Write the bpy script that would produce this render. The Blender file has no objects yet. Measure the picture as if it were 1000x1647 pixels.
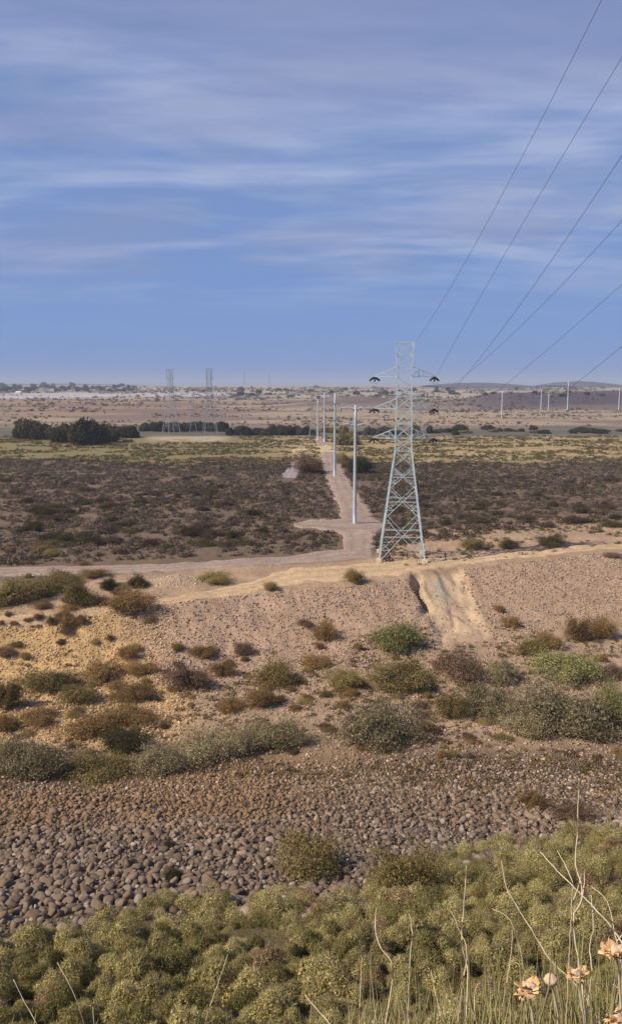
import bpy, math, random
import numpy as np
from mathutils import Vector
C = bpy.context.scene.collection
R = math.radians
# ------------------------------------------------------------------ camera
CAMH = 28.0; FPX = 1300.0; PITCH = math.atan(203.5/FPX)
cam = bpy.data.cameras.new('camera'); co = bpy.data.objects.new('camera', cam); C.objects.link(co)
co.location = (0, 0, CAMH); co.rotation_euler = (math.pi/2-PITCH, 0, 0)
cam.sensor_fit = 'VERTICAL'; cam.sensor_height = 24; cam.lens = 24*FPX/1647
cam.clip_start = 0.1; cam.clip_end = 30000
bpy.context.scene.camera = co
# ------------------------------------------------------------------ world, sun, exposure
SUN_AZ = -109.0; SUN_EL = 42.0         # azimuth from +Y (view direction), negative = left
sd = Vector((math.sin(R(SUN_AZ))*math.cos(R(SUN_EL)), math.cos(R(SUN_AZ))*math.cos(R(SUN_EL)), math.sin(R(SUN_EL))))
sun = bpy.data.lights.new('sun', 'SUN'); sun.energy = 5.0; sun.angle = R(0.6); sun.color = (1, .86, .68)
so = bpy.data.objects.new('sun', sun); C.objects.link(so); so.rotation_euler = sd.to_track_quat('Z', 'Y').to_euler(); so.location = (-50, 0, 90)
vs = bpy.context.scene.view_settings
vs.view_transform = 'Standard'; vs.look = 'None'; vs.gamma = 1; vs.exposure = 0.16
w = bpy.data.worlds.new('World'); bpy.context.scene.world = w; w.use_nodes = True
nt = w.node_tree; N = nt.nodes; L = nt.links
for n in list(N): N.remove(n)
def nd(N, t, **k):
    n = N.new(t)
    for a, b in k.items(): setattr(n, a, b)
    return n
def lin(c): return tuple(((v/255+.055)/1.055)**2.4 if v/255 > .04045 else v/255/12.92 for v in c)
out = nd(N, 'ShaderNodeOutputWorld'); bg = nd(N, 'ShaderNodeBackground'); bg.inputs[1].default_value = .1
sky = nd(N, 'ShaderNodeTexSky', sky_type='NISHITA', sun_disc=False); sky.sun_elevation = R(SUN_EL); sky.sun_rotation = R(SUN_AZ)
tc = nd(N, 'ShaderNodeTexCoord'); sep = nd(N, 'ShaderNodeSeparateXYZ'); L.new(tc.outputs['Generated'], sep.inputs[0])
def mth(op, a, b=None, clamp=False, NN=None, LL=None):
    NN = NN or N; LL = LL or L
    n = NN.new('ShaderNodeMath'); n.operation = op; n.use_clamp = clamp
    for i, v in enumerate((a, b)):
        if v is None: continue
        if isinstance(v, (int, float)): n.inputs[i].default_value = v
        else: LL.new(v, n.inputs[i])
    return n.outputs[0]
def ramp(N, L, fac, stops, interp='LINEAR'):
    r = N.new('ShaderNodeValToRGB'); r.color_ramp.interpolation = interp
    e = r.color_ramp.elements
    while len(e) < len(stops): e.new(.5)
    for i, (p, c) in enumerate(stops):
        e[i].position = p; e[i].color = tuple(c)+(1,) if len(c) == 3 else c
    L.new(fac, r.inputs[0]); return r.outputs[0]
zz = mth('MAXIMUM', sep.outputs[2], 0.0)
base = ramp(N, L, zz, [(0, lin((98, 135, 198))), (.06, lin((105, 140, 200))), (.2, lin((110, 139, 194))), (.42, lin((109, 131, 180))), (.6, lin((70, 92, 140))), (1, lin((48, 66, 112)))])
# cloud layer seen in perspective: direction projected on a high plane
den = mth('ADD', zz, .10)
cx = mth('DIVIDE', sep.outputs[0], den); cy = mth('DIVIDE', sep.outputs[1], den)
cmb = nd(N, 'ShaderNodeCombineXYZ'); L.new(cx, cmb.inputs[0]); L.new(cy, cmb.inputs[1])
mp = nd(N, 'ShaderNodeMapping'); L.new(cmb.outputs[0], mp.inputs[0]); mp.inputs['Scale'].default_value = (1.0, 2.0, 1); mp.inputs['Location'].default_value = (3.1, 1.7, 0); mp.inputs['Rotation'].default_value = (0, 0, R(3))
n1 = nd(N, 'ShaderNodeTexNoise'); n1.inputs['Scale'].default_value = .75; n1.inputs['Detail'].default_value = 7; n1.inputs['Roughness'].default_value = .58; n1.inputs['Distortion'].default_value = .5
L.new(mp.outputs[0], n1.inputs['Vector'])
mp2 = nd(N, 'ShaderNodeMapping'); L.new(cmb.outputs[0], mp2.inputs[0]); mp2.inputs['Scale'].default_value = (2.0, 6, 1); mp2.inputs['Rotation'].default_value = (0, 0, R(-4))
n2 = nd(N, 'ShaderNodeTexNoise'); n2.inputs['Scale'].default_value = .9; n2.inputs['Detail'].default_value = 5
L.new(mp2.outputs[0], n2.inputs['Vector'])
cs = mth('ADD', mth('MULTIPLY', n1.outputs[0], .72), mth('MULTIPLY', n2.outputs[0], .28))
cf = ramp(N, L, cs, [(.42, (0, 0, 0)), (.50, (.38,)*3), (.58, (1,)*3)])
fade = ramp(N, L, zz, [(0, (0, 0, 0)), (.09, (.08,)*3), (.16, (.8,)*3), (.4, (.85,)*3), (.6, (.2,)*3)])
cmix = nd(N, 'ShaderNodeMix', data_type='RGBA'); L.new(mth('MULTIPLY', cf, fade), cmix.inputs[0]); L.new(base, cmix.inputs[6]); cmix.inputs[7].default_value = lin((164, 176, 208))+(1,)
# broad greyer patches
mp3 = nd(N, 'ShaderNodeMapping'); L.new(cmb.outputs[0], mp3.inputs[0]); mp3.inputs['Scale'].default_value = (.9, 1.3, 1); mp3.inputs['Location'].default_value = (7.3, .4, 0)
n3 = nd(N, 'ShaderNodeTexNoise'); n3.inputs['Scale'].default_value = .9; n3.inputs['Detail'].default_value = 3; L.new(mp3.outputs[0], n3.inputs['Vector'])
gf = ramp(N, L, n3.outputs[0], [(.42, (0, 0, 0)), (.60, (.65,)*3)])
gmix = nd(N, 'ShaderNodeMix', data_type='RGBA'); L.new(mth('MULTIPLY', gf, fade), gmix.inputs[0]); L.new(cmix.outputs[2], gmix.inputs[6]); gmix.inputs[7].default_value = lin((130, 142, 180))+(1,)
x10 = nd(N, 'ShaderNodeMix', data_type='RGBA', blend_type='MULTIPLY'); x10.inputs[0].default_value = 1; L.new(gmix.outputs[2], x10.inputs[6]); x10.inputs[7].default_value = (10, 10, 10, 1)
fin = nd(N, 'ShaderNodeMix', data_type='RGBA'); fin.inputs[0].default_value = .93; L.new(sky.outputs[0], fin.inputs[6]); L.new(x10.outputs[2], fin.inputs[7])
L.new(fin.outputs[2], bg.inputs[0]); L.new(bg.outputs[0], out.inputs[0])

# ------------------------------------------------------------------ helpers
rng = np.random.default_rng(7); random.seed(7)
def tag(o, label=None, cat=None, group=None, kind=None):
    if label: o['label'] = label
    if cat: o['category'] = cat
    if group: o['group'] = group
    if kind: o['kind'] = kind
    return o
def hash2(i, j, s):
    h = (i.astype(np.int64)*374761393 + j.astype(np.int64)*668265263 + s*982451653) & 0x7fffffff
    h = ((h ^ (h >> 13))*1274126177) & 0x7fffffff
    return ((h ^ (h >> 16)) & 0xffff)/65535.0
def vnoise(x, y, s=0):
    x = np.asarray(x, float); y = np.asarray(y, float)
    i = np.floor(x); j = np.floor(y); u = x-i; v = y-j; u = u*u*(3-2*u); v = v*v*(3-2*v)
    i = i.astype(np.int64); j = j.astype(np.int64)
    a = hash2(i, j, s); b = hash2(i+1, j, s); c = hash2(i, j+1, s); d = hash2(i+1, j+1, s)
    return (a*(1-u)+b*u)*(1-v)+(c*(1-u)+d*u)*v
def fbm(x, y, s=0, o=4):
    t = 0; a = 1; n = 0
    for k in range(o): t = t+a*vnoise(np.asarray(x)*2**k, np.asarray(y)*2**k, s+k*17); n += a; a *= .5
    return t/n
def sst(a, b, x): t = np.clip((x-a)/(b-a), 0, 1); return t*t*(3-2*t)

PY = [-60, -20, 0, 1.5, 3, 6, 12, 20, 26, 33, 38, 50, 62, 72, 92, 98, 104, 107.5, 111, 600, 900, 1200, 1600, 2500, 4000, 9000, 14000]
PZ = [29, 27, 26.3, 25.5, 24.1, 20.8, 15.2, 10.6, 8.2, 5.3, 3.6, -.4, -3.7, -4.4, -4.1, -3.0, -1.0, -.15, 0, 0, 3, 6, 10, 19.5, 28, 28, 20]
EX = [-200, -38, -20, 9, 25, 53, 90, 400]; EY = [80, 97, 104, 114, 124, 137, 150, 180]
def edge(X): return np.interp(X, EX, EY)
def base_h(X, Y):
    Ye = edge(X)
    Yp = np.where(Y < 75, Y, np.where(Y < Ye, 75+(Y-75)*(32.5/(Ye-75)), 107.5+(Y-Ye)))
    return np.interp(Yp, PY, PZ)
def H(X, Y):
    X = np.asarray(X, float); Y = np.asarray(Y, float)
    z = (base_h(X, Y)+base_h(X, Y-1.2)+base_h(X, Y+1.2))/3*(Y > 8)+base_h(X, Y)*(Y <= 8)
    mid = sst(14, 30, Y)
    z = z+(fbm(X/9, Y/9, 3)-.5)*1.0*mid*(1-sst(100, 112, Y)*.55)
    z = z+(fbm(X/1.4, Y/1.4, 5, 3)-.5)*.28*mid*(1-sst(200, 400, Y))
    # the bank: gullies running down its face
    Ye = edge(X); bank = sst(-22, -12, Y-Ye)*(1-sst(-3, 1.5, Y-Ye))
    z = z-bank*.14*np.abs(fbm((X+.25*Y+2.5*fbm(X/5, Y/5, 10))/2.3, Y/12, 9, 3)-.5)*4
    # eroded chute, with a deep rill on its left side
    xc = 19.5+.02*(Y-110); face = sst(-24, -16, Y-Ye)*(1-sst(-1, 3, Y-Ye))
    z = z-.5*face*(1-sst(2.4, 4.2, np.abs(X-xc)))
    z = z-.35*face*(1-sst(3, 4, np.abs(X-xc)))*(1-sst(.0, .10, np.abs(fbm((X+.6*np.sin(Y*.35))/2.6, Y/16, 99, 2)-.5)))
    xr = 15.7+.35*np.sin(Y*.7)-(.02*(Y-110)); z = z-1.7*face*sst(-13, -6, Y-Ye)*(1-sst(.25, 1.0, np.abs(X-xr)))
    # spoil heap beside the road and another at the right
    z = z+1.2*np.exp(-(((X+19)/3.6)**2+((Y-113)/2.2)**2))
    z = z+.7*np.exp(-(((X-44)/3.5)**2+((Y-141)/2.0)**2))
    # broken ground far off and the grey hills at the right
    far = sst(600, 1000, Y)
    z = z+far*(fbm(X/160, Y/110, 21, 4)-.5)*7*(1-sst(2300, 4200, Y)*.6)
    m = np.exp(-(((X-330)/150)**4))*np.exp(-(((Y-1050)/110)**2)); z = z+m*(15+9*(fbm(X/45, Y/60, 30)-.5))
    m = np.exp(-(((X-60)/70)**2))*np.exp(-(((Y-1000)/90)**2)); z = z+m*(12+8*(fbm(X/35, Y/50, 31)-.5))
    return z
F3 = np.array([0, math.cos(PITCH), -math.sin(PITCH)]); U3 = np.array([0, math.sin(PITCH), math.cos(PITCH)]); X3 = np.array([1., 0, 0])
def ray(px, py): return F3*FPX+X3*(px-500)+U3*(823.5-py)
_T = np.concatenate([np.arange(12, 200, .25), np.geomspace(200, 6000, 900)])
def hit(px, py):
    """where the line of sight measured on the photograph meets the ground"""
    d = ray(px, py); d = d/d[1]
    P = d[None]*_T[:, None]; z = P[:, 2]+CAMH
    k = np.argmax(z <= H(P[:, 0], P[:, 1])); 
    if k == 0: k = len(_T)-1
    return float(P[k, 0]), float(P[k, 1]), float(H(P[k, 0], P[k, 1]))
def at(px, py, Y):
    d = ray(px, py); d = d/d[1]; return Vector((d[0]*Y, Y, CAMH+d[2]*Y))

def mk(name, V, Fs, mat, parent=None, cols=None, smooth=False, loc=None):
    """V (n,3), Fs (m,k) -> one mesh object; cols per-face colour"""
    V = np.asarray(V, np.float32); Fs = np.asarray(Fs, np.int32); me = bpy.data.meshes.new(name)
    k = Fs.shape[1]
    me.vertices.add(len(V)); me.vertices.foreach_set('co', V.ravel())
    me.loops.add(Fs.size); me.loops.foreach_set('vertex_index', Fs.ravel())
    me.polygons.add(len(Fs)); me.polygons.foreach_set('loop_start', np.arange(0, Fs.size, k, dtype=np.int32))
    me.polygons.foreach_set('loop_total', np.full(len(Fs), k, np.int32))
    if smooth: me.polygons.foreach_set('use_smooth', np.ones(len(Fs), bool))
    me.update(calc_edges=True)
    if cols is not None:
        c = np.asarray(cols, np.float32)
        if len(c) == len(V):
            a = me.color_attributes.new('col', 'FLOAT_COLOR', 'POINT'); a.data.foreach_set('color', np.c_[c, np.ones(len(c))].astype(np.float32).ravel())
        else:
            a = me.color_attributes.new('col', 'FLOAT_COLOR', 'CORNER'); a.data.foreach_set('color', np.repeat(np.c_[c, np.ones(len(c))], k, 0).astype(np.float32).ravel())
    me.materials.append(mat)
    o = bpy.data.objects.new(name, me); C.objects.link(o); o.parent = parent
    if loc is not None: o.location = loc
    return o
def empty(name, loc, rz=0):
    o = bpy.data.objects.new(name, None); C.objects.link(o); o.location = loc; o.rotation_euler = (0, 0, rz); o.empty_display_size = .2; return o
def copy_tree(o, parent=None):
    c = o.copy(); C.objects.link(c); c.parent = parent
    for k in [x for x in o.children]: copy_tree(k, c)
    return c
class MB:
    def __init__(s): s.V = []; s.F = []; s.n = 0
    def bar(s, a, b, w, h=None):
        a = Vector(a); b = Vector(b); h = h or w; d = (b-a).normalized()
        up = Vector((0, 0, 1)) if abs(d.z) < .95 else Vector((0, 1, 0))
        u = d.cross(up).normalized()*w/2; v = u.cross(d).normalized()*h/2
        for p in (a, b):
            for q in (-u-v, u-v, u+v, -u+v): s.V.append(tuple(p+q))
        n = s.n; s.F += [(n, n+1, n+2, n+3), (n+7, n+6, n+5, n+4)]+[(n+i, n+4+i, n+4+(i+1) % 4, n+(i+1) % 4) for i in range(4)]; s.n += 8
    def tube(s, pts, rad, k=8, cap=True):
        pts = [Vector(p) for p in pts]; n = s.n; m = len(pts)
        for i, p in enumerate(pts):
            d = (pts[min(i+1, m-1)]-pts[max(i-1, 0)]).normalized(); up = Vector((0, 0, 1)) if abs(d.z) < .9 else Vector((0, 1, 0))
            u = d.cross(up).normalized(); v = u.cross(d); r = rad[i] if hasattr(rad, '__len__') else rad
            for j in range(k): a = 2*math.pi*j/k; s.V.append(tuple(p+u*math.cos(a)*r+v*math.sin(a)*r))
        for i in range(m-1):
            for j in range(k): s.F.append((n+i*k+j, n+i*k+(j+1) % k, n+(i+1)*k+(j+1) % k, n+(i+1)*k+j))
        s.n += m*k
        if cap:
            for (i, p) in ((0, pts[0]), (m-1, pts[-1])):
                s.V.append(tuple(p)); c = s.n; s.n += 1
                for j in range(0, k): s.F.append((c, n+i*k+j, n+i*k+(j+1) % k, n+i*k+(j+1) % k))
    def box(s, c, sx, sy, sz, top=1.0):
        n = s.n
        for z, f in ((0, 1), (sz, top)):
            for x, y in ((-1, -1), (1, -1), (1, 1), (-1, 1)): s.V.append((c[0]+x*sx/2*f, c[1]+y*sy/2*f, c[2]+z))
        s.F += [(n+3, n+2, n+1, n), (n+4, n+5, n+6, n+7)]+[(n+i, n+(i+1) % 4, n+4+(i+1) % 4, n+4+i) for i in range(4)]; s.n += 8
    def build(s, name, mat, parent=None, smooth=False):
        me = bpy.data.meshes.new(name)
        me.from_pydata(s.V, [], [f if len(set(f)) == 4 else f[:3] for f in s.F]); me.materials.append(mat)
        if smooth: me.polygons.foreach_set('use_smooth', [True]*len(me.polygons))
        o = bpy.data.objects.new(name, me); C.objects.link(o); o.parent = parent; return o

# ------------------------------------------------------------------ materials
def material(name, rough=.85, spec=.2):
    m = bpy.data.materials.new(name); m.use_nodes = True; b = m.node_tree.nodes['Principled BSDF']
    b.inputs['Roughness'].default_value = rough; b.inputs['Specular IOR Level'].default_value = spec
    return m, m.node_tree.nodes, m.node_tree.links, b
def noise_mat(name, c1, c2, scale, rough=.8, spec=.3, metal=0, bump=0):
    m, N, L, b = material(name, rough, spec); t = nd(N, 'ShaderNodeTexCoord'); n = nd(N, 'ShaderNodeTexNoise')
    n.inputs['Scale'].default_value = scale; n.inputs['Detail'].default_value = 6; L.new(t.outputs['Object'], n.inputs['Vector'])
    L.new(ramp(N, L, n.outputs[0], [(.3, c1), (.7, c2)]), b.inputs['Base Color']); b.inputs['Metallic'].default_value = metal
    if bump:
        q = nd(N, 'ShaderNodeBump'); q.inputs['Strength'].default_value = bump; L.new(n.outputs[0], q.inputs['Height']); L.new(q.outputs[0], b.inputs['Normal'])
    return m
def col_mat(name, rnd=.25, rough=.9, spec=.1, nscale=0, namp=.3, transl=0, bump=None):
    """albedo from the 'col' attribute, with per-object variation and noise"""
    m, N, L, b = material(name, rough, spec); a = nd(N, 'ShaderNodeAttribute', attribute_name='col')
    c = a.outputs['Color']
    if rnd:
        oi = nd(N, 'ShaderNodeObjectInfo'); v = mth('ADD', mth('MULTIPLY', oi.outputs['Random'], rnd*2, NN=N, LL=L), 1-rnd, NN=N, LL=L)
        x = nd(N, 'ShaderNodeMix', data_type='RGBA', blend_type='MULTIPLY'); x.inputs[0].default_value = 1; L.new(c, x.inputs[6]); L.new(v, x.inputs[7]); c = x.outputs[2]
    if nscale:
        t = nd(N, 'ShaderNodeTexCoord')
        for sc, am in ((nscale, namp), (nscale*5.3, namp*.8), (nscale*.19, namp*.6)):
            n = nd(N, 'ShaderNodeTexNoise'); n.inputs['Scale'].default_value = sc; n.inputs['Detail'].default_value = 5; n.inputs['Roughness'].default_value = .6; L.new(t.outputs['Object'], n.inputs['Vector'])
            v = mth('ADD', mth('MULTIPLY', mth('SUBTRACT', n.outputs[0], .5, NN=N, LL=L), am*4, NN=N, LL=L), 1, NN=N, LL=L)
            x = nd(N, 'ShaderNodeMix', data_type='RGBA', blend_type='MULTIPLY'); x.inputs[0].default_value = 1; L.new(c, x.inputs[6]); L.new(v, x.inputs[7]); c = x.outputs[2]
        if bump:
            h = None
            for sc, am in bump:
                n = nd(N, 'ShaderNodeTexNoise'); n.inputs['Scale'].default_value = sc; n.inputs['Detail'].default_value = 4; L.new(t.outputs['Object'], n.inputs['Vector'])
                q = mth('MULTIPLY', n.outputs[0], am, NN=N, LL=L); h = q if h is None else mth('ADD', h, q, NN=N, LL=L)
            bp = nd(N, 'ShaderNodeBump'); bp.inputs['Strength'].default_value = 1; bp.inputs['Distance'].default_value = 1; L.new(h, bp.inputs['Height']); L.new(bp.outputs[0], b.inputs['Normal'])
    L.new(c, b.inputs['Base Color'])
    if transl:
        o = N['Material Output']; tr = nd(N, 'ShaderNodeBsdfTranslucent'); L.new(c, tr.inputs[0]); ms = nd(N, 'ShaderNodeMixShader'); ms.inputs[0].default_value = transl
        L.new(b.outputs[0], ms.inputs[1]); L.new(tr.outputs[0], ms.inputs[2]); L.new(ms.outputs[0], o.inputs[0])
    return m
M_ground = col_mat('ground_soil', 0, nscale=1.3, namp=.22, bump=[(2.5, .15), (9, .09)])
M_leaf = col_mat('leaves', .28, transl=.33)
M_stone = col_mat('stone', .22, rough=.85, spec=.25, nscale=4, namp=.25)
M_wood = noise_mat('bark', (.07, .05, .035), (.16, .12, .085), 5, .95, .1)
M_steel = noise_mat('galvanised_steel', (.42, .54, .60), (.58, .70, .75), 1.2, .55, .4, .15)
M_pole = noise_mat('painted_pole_steel', (.36, .43, .52), (.48, .55, .63), .6, .5, .4)
M_far = noise_mat('far_steel', (.26, .30, .36), (.36, .40, .44), .5, .7, .3)
M_conc = noise_mat('footing_concrete', (.55, .50, .40), (.72, .67, .55), 3, .9, .2, bump=.2)
M_ins = noise_mat('insulator_glaze', (.035, .03, .03), (.07, .055, .05), 6, .35, .5)
M_wire = noise_mat('aluminium_wire', (.09, .10, .13), (.13, .145, .18), 2, .6, .3)
M_stalk = noise_mat('dry_stalk', (.46, .37, .24), (.72, .62, .45), 25, .8, .2, bump=.3)
M_grass = noise_mat('grass_blade', (.20, .19, .07), (.46, .40, .21), 9, .8, .2)
M_petal = noise_mat('papery_petal', (.55, .33, .15), (.78, .56, .33), 40, .8, .2)
M_petal2 = noise_mat('pale_seed_down', (.50, .34, .22), (.80, .66, .48), 60, .9, .1)
M_wall = noise_mat('white_render', (.62, .60, .58), (.80, .78, .75), .2, .8, .2)
M_wall2 = noise_mat('tan_render', (.30, .24, .20), (.42, .35, .30), .2, .8, .2)
M_roof = noise_mat('sheet_roof', (.16, .12, .11), (.25, .2, .18), .3, .7, .2)
M_win = noise_mat('window_glass', (.03, .035, .04), (.06, .07, .08), .5, .2, .5)

# ------------------------------------------------------------------ ground
def mixc(a, b, t): return a*(1-t[..., None])+np.asarray(b, float)*t[..., None]
def soil(X, Y):
    """albedo of the soil by place, darkened for cloud shade on the scrub plain"""
    n1 = fbm(X/14, Y/14, 41); n2 = fbm(X/3.2, Y/3.2, 43); n3 = fbm(X/60, Y/25, 47); brg = X/np.maximum(Y, 5); ye = Y-edge(X)
    c = np.zeros(X.shape+(3,))+(.14, .115, .055)
    wob = (n1-.5)*9
    c = mixc(c, (.10, .075, .055), sst(24, 40, Y+wob))                                # dark soil under the cobbles
    c = mixc(c, (.17, .11, .06), sst(50, 60, Y+wob+X*.25)*(1-sst(.02, .12, brg)))      # reddish soil, upper left of the cobbles
    c = mixc(c, (.38, .275, .19), sst(62, 72, Y+wob*.9))                            # stony valley bottom
    c = mixc(c, (.52, .355, .17), sst(66, 74, Y+wob)*(1-sst(-.21, -.12, brg+(n1-.5)*.10+(Y-70)*.0022)))    # yellow bank at the left
    c = mixc(c, (.40, .285, .205), sst(-24, -17, ye+wob*.3)*sst(-.21, -.18, brg+(n2-.5)*.03)*(1-sst(-1.5, 0.5, ye)))  # grey-pink gravel bank
    xc = 19.5+.02*(Y-110)
    c = mixc(c, (.48, .36, .245), sst(-25, -18, ye)*(1-sst(2.6, 5.2, np.abs(X-xc)+(n2-.5)*3))*(1-sst(2, 4, ye)))   # chute
    c = mixc(c, (.40, .35, .27), sst(-10, -6, ye)*(1-sst(-3, 0, ye))*(1-sst(.7, 1.6, np.abs(X-xc+.7)+(n2-.5)*.6)))
    plain = sst(-1, 1.5, ye)
    c = mixc(c, (.38, .27, .185), plain)
    c = mixc(c, (.165, .122, .088), plain*sst(16, 26, ye+wob*.8)*sst(-.5, .03, -np.abs(brg+.6)+.45+0*X) if False else plain*sst(np.where(brg > .1, 26, 14), np.where(brg > .1, 40, 20), ye+wob*.6))  # brown soil under the scrub, with cloud shade put into its dark tone
    c = mixc(c, (.19, .13, .10), sst(.35, .65, n3)*sst(150, 170, Y)*(1-sst(280, 300, Y))*.5)
    g = sst(285, 325, Y+(n1-.5)*50+(n3-.5)*60)
    c = mixc(c, (.24, .195, .10), g*(1-sst(-.1, 0, brg)))                        # yellow-green grass, left
    c = mixc(c, (.40, .30, .17), g*sst(-.1, 0, brg))                             # golden grass, right
    c = mixc(c, (.16, .15, .07), g*sst(.5, .62, n2)*.6)
    g2 = sst(430, 470, Y+(n1-.5)*40)
    c = mixc(c, (.13, .12, .10), g2)
    c = mixc(c, (.40, .34, .26), sst(400, 430, Y+(n2-.5)*60)*(1-sst(440, 460, Y))*(1-sst(-.115, -.09, brg+(n2-.5)*.03))*sst(-.21, -.185, brg+(n2-.5)*.03))
    g3 = sst(520, 600, Y+(n3-.5)*120)
    c = mixc(c, (.34, .27, .19), g3)
    c = mixc(c, (.29, .205, .14), sst(640, 760, Y+(n3-.5)*200)*(1-sst(-.2, -.08, brg)))
    c = mixc(c, (.19, .14, .13), g3*sst(.46, .56, fbm(X/120, Y/35, 51))*.85)
    fx = sst(880, 960, Y)
    c = mixc(c, (.085, .072, .092), np.exp(-(((X-330)/165)**4))*np.exp(-(((Y-1000)/130)**4)))
    c = mixc(c, (.11, .09, .105), np.exp(-(((X-60)/80)**2))*np.exp(-(((Y-960)/90)**2))*.8)
    c = mixc(c, (.36, .31, .25), sst(1150, 1400, Y))
    c = mixc(c, (.22, .18, .17), sst(1150, 1300, Y)*sst(.50, .62, fbm(X/150, Y/200, 53)))
    c = mixc(c, (.34, .29, .28), sst(3000, 4200, Y))
    k = .85+.3*n2
    return c*k[..., None]
def grid_mesh(name, th, Ys, mat):
    T, YY = np.meshgrid(th, Ys); X = T*(YY+25); Y = YY
    Z = H(X, Y); V = np.stack([X, Y, Z], -1).reshape(-1, 3); nx = len(th); ny = len(Ys)
    idx = np.arange(nx*ny).reshape(ny, nx); Fq = np.stack([idx[:-1, :-1], idx[:-1, 1:], idx[1:, 1:], idx[1:, :-1]], -1).reshape(-1, 4)
    return mk(name, V, Fq, mat, cols=soil(X, Y).reshape(-1, 3), smooth=True)
th = np.concatenate([[-3, -2, -1.3, -.9, -.7], np.linspace(-.58, .58, 520), [.7, .9, 1.3, 2, 3]])
Ys = np.concatenate([np.linspace(-24, 12, 50), np.arange(12.3, 75, .33), np.arange(75, 145, .3), np.geomspace(145, 1200, 330), np.geomspace(1210, 14000, 160)])
tag(grid_mesh('ground', th, Ys, M_ground), kind='structure')

def world_poly(pts): return [hit(*p)[:2] for p in pts]
def strip(name, left, right, col, n=120, m=10, lift=.10):
    """a worn track draped on the ground between two measured edges (lists of world points)"""
    Lp = np.array(left); Rp = np.array(right)
    def res(P):
        d = np.r_[0, np.cumsum(np.hypot(*np.diff(P, axis=0).T))]; t = np.linspace(0, d[-1], n); return np.c_[np.interp(t, d, P[:, 0]), np.interp(t, d, P[:, 1])]
    Lr = res(Lp); Rr = res(Rp); u = np.linspace(0, 1, m)[None, :, None]
    jl = (fbm(Lr[:, 0]/2.6, Lr[:, 1]/2.6, 61)-.5)*.42; jr = (fbm(Rr[:, 0]/2.6, Rr[:, 1]/2.6, 63)-.5)*.42
    A = Lr+(Rr-Lr)*jl[:, None]; B = Rr+(Rr-Lr)*jr[:, None]
    P = A[:, None]*(1-u)+B[:, None]*u; X = P[..., 0]; Y = P[..., 1]
    e = np.minimum(u[0, :, 0], 1-u[0, :, 0]); z = H(X, Y)+np.where(e > .01, lift, -.12)[None, :]+(fbm(X/.9, Y/.9, 66)-.5)*.05
    z[0] -= lift; z[-1] -= lift
    V = np.stack([X, Y, z], -1).reshape(-1, 3); idx = np.arange(n*m).reshape(n, m)
    Fq = np.stack([idx[:-1, :-1], idx[:-1, 1:], idx[1:, 1:], idx[1:, :-1]], -1).reshape(-1, 4)
    k = .85+.3*fbm(X/5, Y/5, 67); rut = 1-.2*np.exp(-((u[..., 0]-.33)/.06)**2)-.2*np.exp(-((u[..., 0]-.66)/.06)**2)
    cc = (np.asarray(col)*(k*rut)[..., None]).reshape(-1, 3)
    return tag(mk(name, V, Fq, M_ground, cols=cc, smooth=True), kind='structure')
strip('dirt_road', world_poly([(-60, 1000), (120, 983), (250, 966), (330, 952), (400, 936), (470, 915), (560, 907), (640, 902), (720, 895), (800, 889), (900, 882), (960, 876), (1060, 872)]),
      world_poly([(-60, 1022), (120, 1000), (250, 974), (330, 964), (420, 951), (500, 940), (580, 932), (640, 925), (720, 916), (800, 902), (900, 892), (960, 886), (1060, 880)]), (.56, .405, .255), n=260, m=14)
strip('access_track', world_poly([(-60, 917), (150, 911), (300, 905), (450, 896), (545, 884), (548, 850), (543, 815), (528, 785), (520, 760), (516, 735), (508, 712), (506, 706)]),
      world_poly([(-60, 930), (150, 923), (300, 918), (450, 908), (600, 898), (606, 860), (598, 825), (572, 790), (558, 765), (542, 735), (526, 712), (518, 706)]), (.36, .275, .235), n=240, m=14, lift=.14)
strip('track_clearing', world_poly([(472, 843), (486, 837), (505, 834), (530, 836), (560, 830), (600, 832), (617, 842)]), world_poly([(472, 846), (486, 850), (505, 850), (530, 855), (560, 862), (600, 860), (619, 848)]), (.35, .27, .23), n=60, lift=.18)
strip('side_path', world_poly([(448, 768), (456, 758), (466, 748), (476, 740)]), world_poly([(478, 770), (480, 760), (484, 750), (490, 742)]), (.34, .30, .33), n=50, lift=.16)
strip('sandy_patch', world_poly([(470, 722), (500, 719), (530, 716)]), world_poly([(470, 729), (500, 729), (545, 727)]), (.55, .44, .27), n=50, lift=.18)
strip('salt_flat', world_poly([(-40, 633), (100, 632.5), (250, 632), (372, 632)]), world_poly([(-40, 640), (100, 639.5), (250, 637.5), (372, 636.5)]), (.44, .43, .45), n=120, lift=1.0)

# far hills on the skyline
def ridge(px0, px1, top, Y, name='hills'):
    xs = np.linspace(0, 1, 60); a = at(px0, 620, Y); b = at(px1, 620, Y); V = []; rows = 9
    for j in range(rows):
        v = j/(rows-1); prof = math.sin(math.pi*v)
        for x in xs:
            X = a.x+(b.x-a.x)*x; e = math.sin(math.pi*x)**.6; hgt = (top*e*(.7+.6*float(fbm(x*7, v*2+Y, 71))))
            V.append((X, Y+(v-.5)*900, 20+(28-20+hgt)*prof))
    n = len(xs); idx = np.arange(n*rows).reshape(rows, n); Fq = np.stack([idx[:-1, :-1], idx[:-1, 1:], idx[1:, 1:], idx[1:, :-1]], -1).reshape(-1, 4)
    return tag(mk(name, V, Fq, M_ground, cols=np.tile((.10, .095, .12), (len(V), 1)), smooth=True), kind='structure')
ridge(690, 830, 9, 3000); ridge(885, 965, 15, 3100); ridge(-60, 240, 12, 5600)

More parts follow.
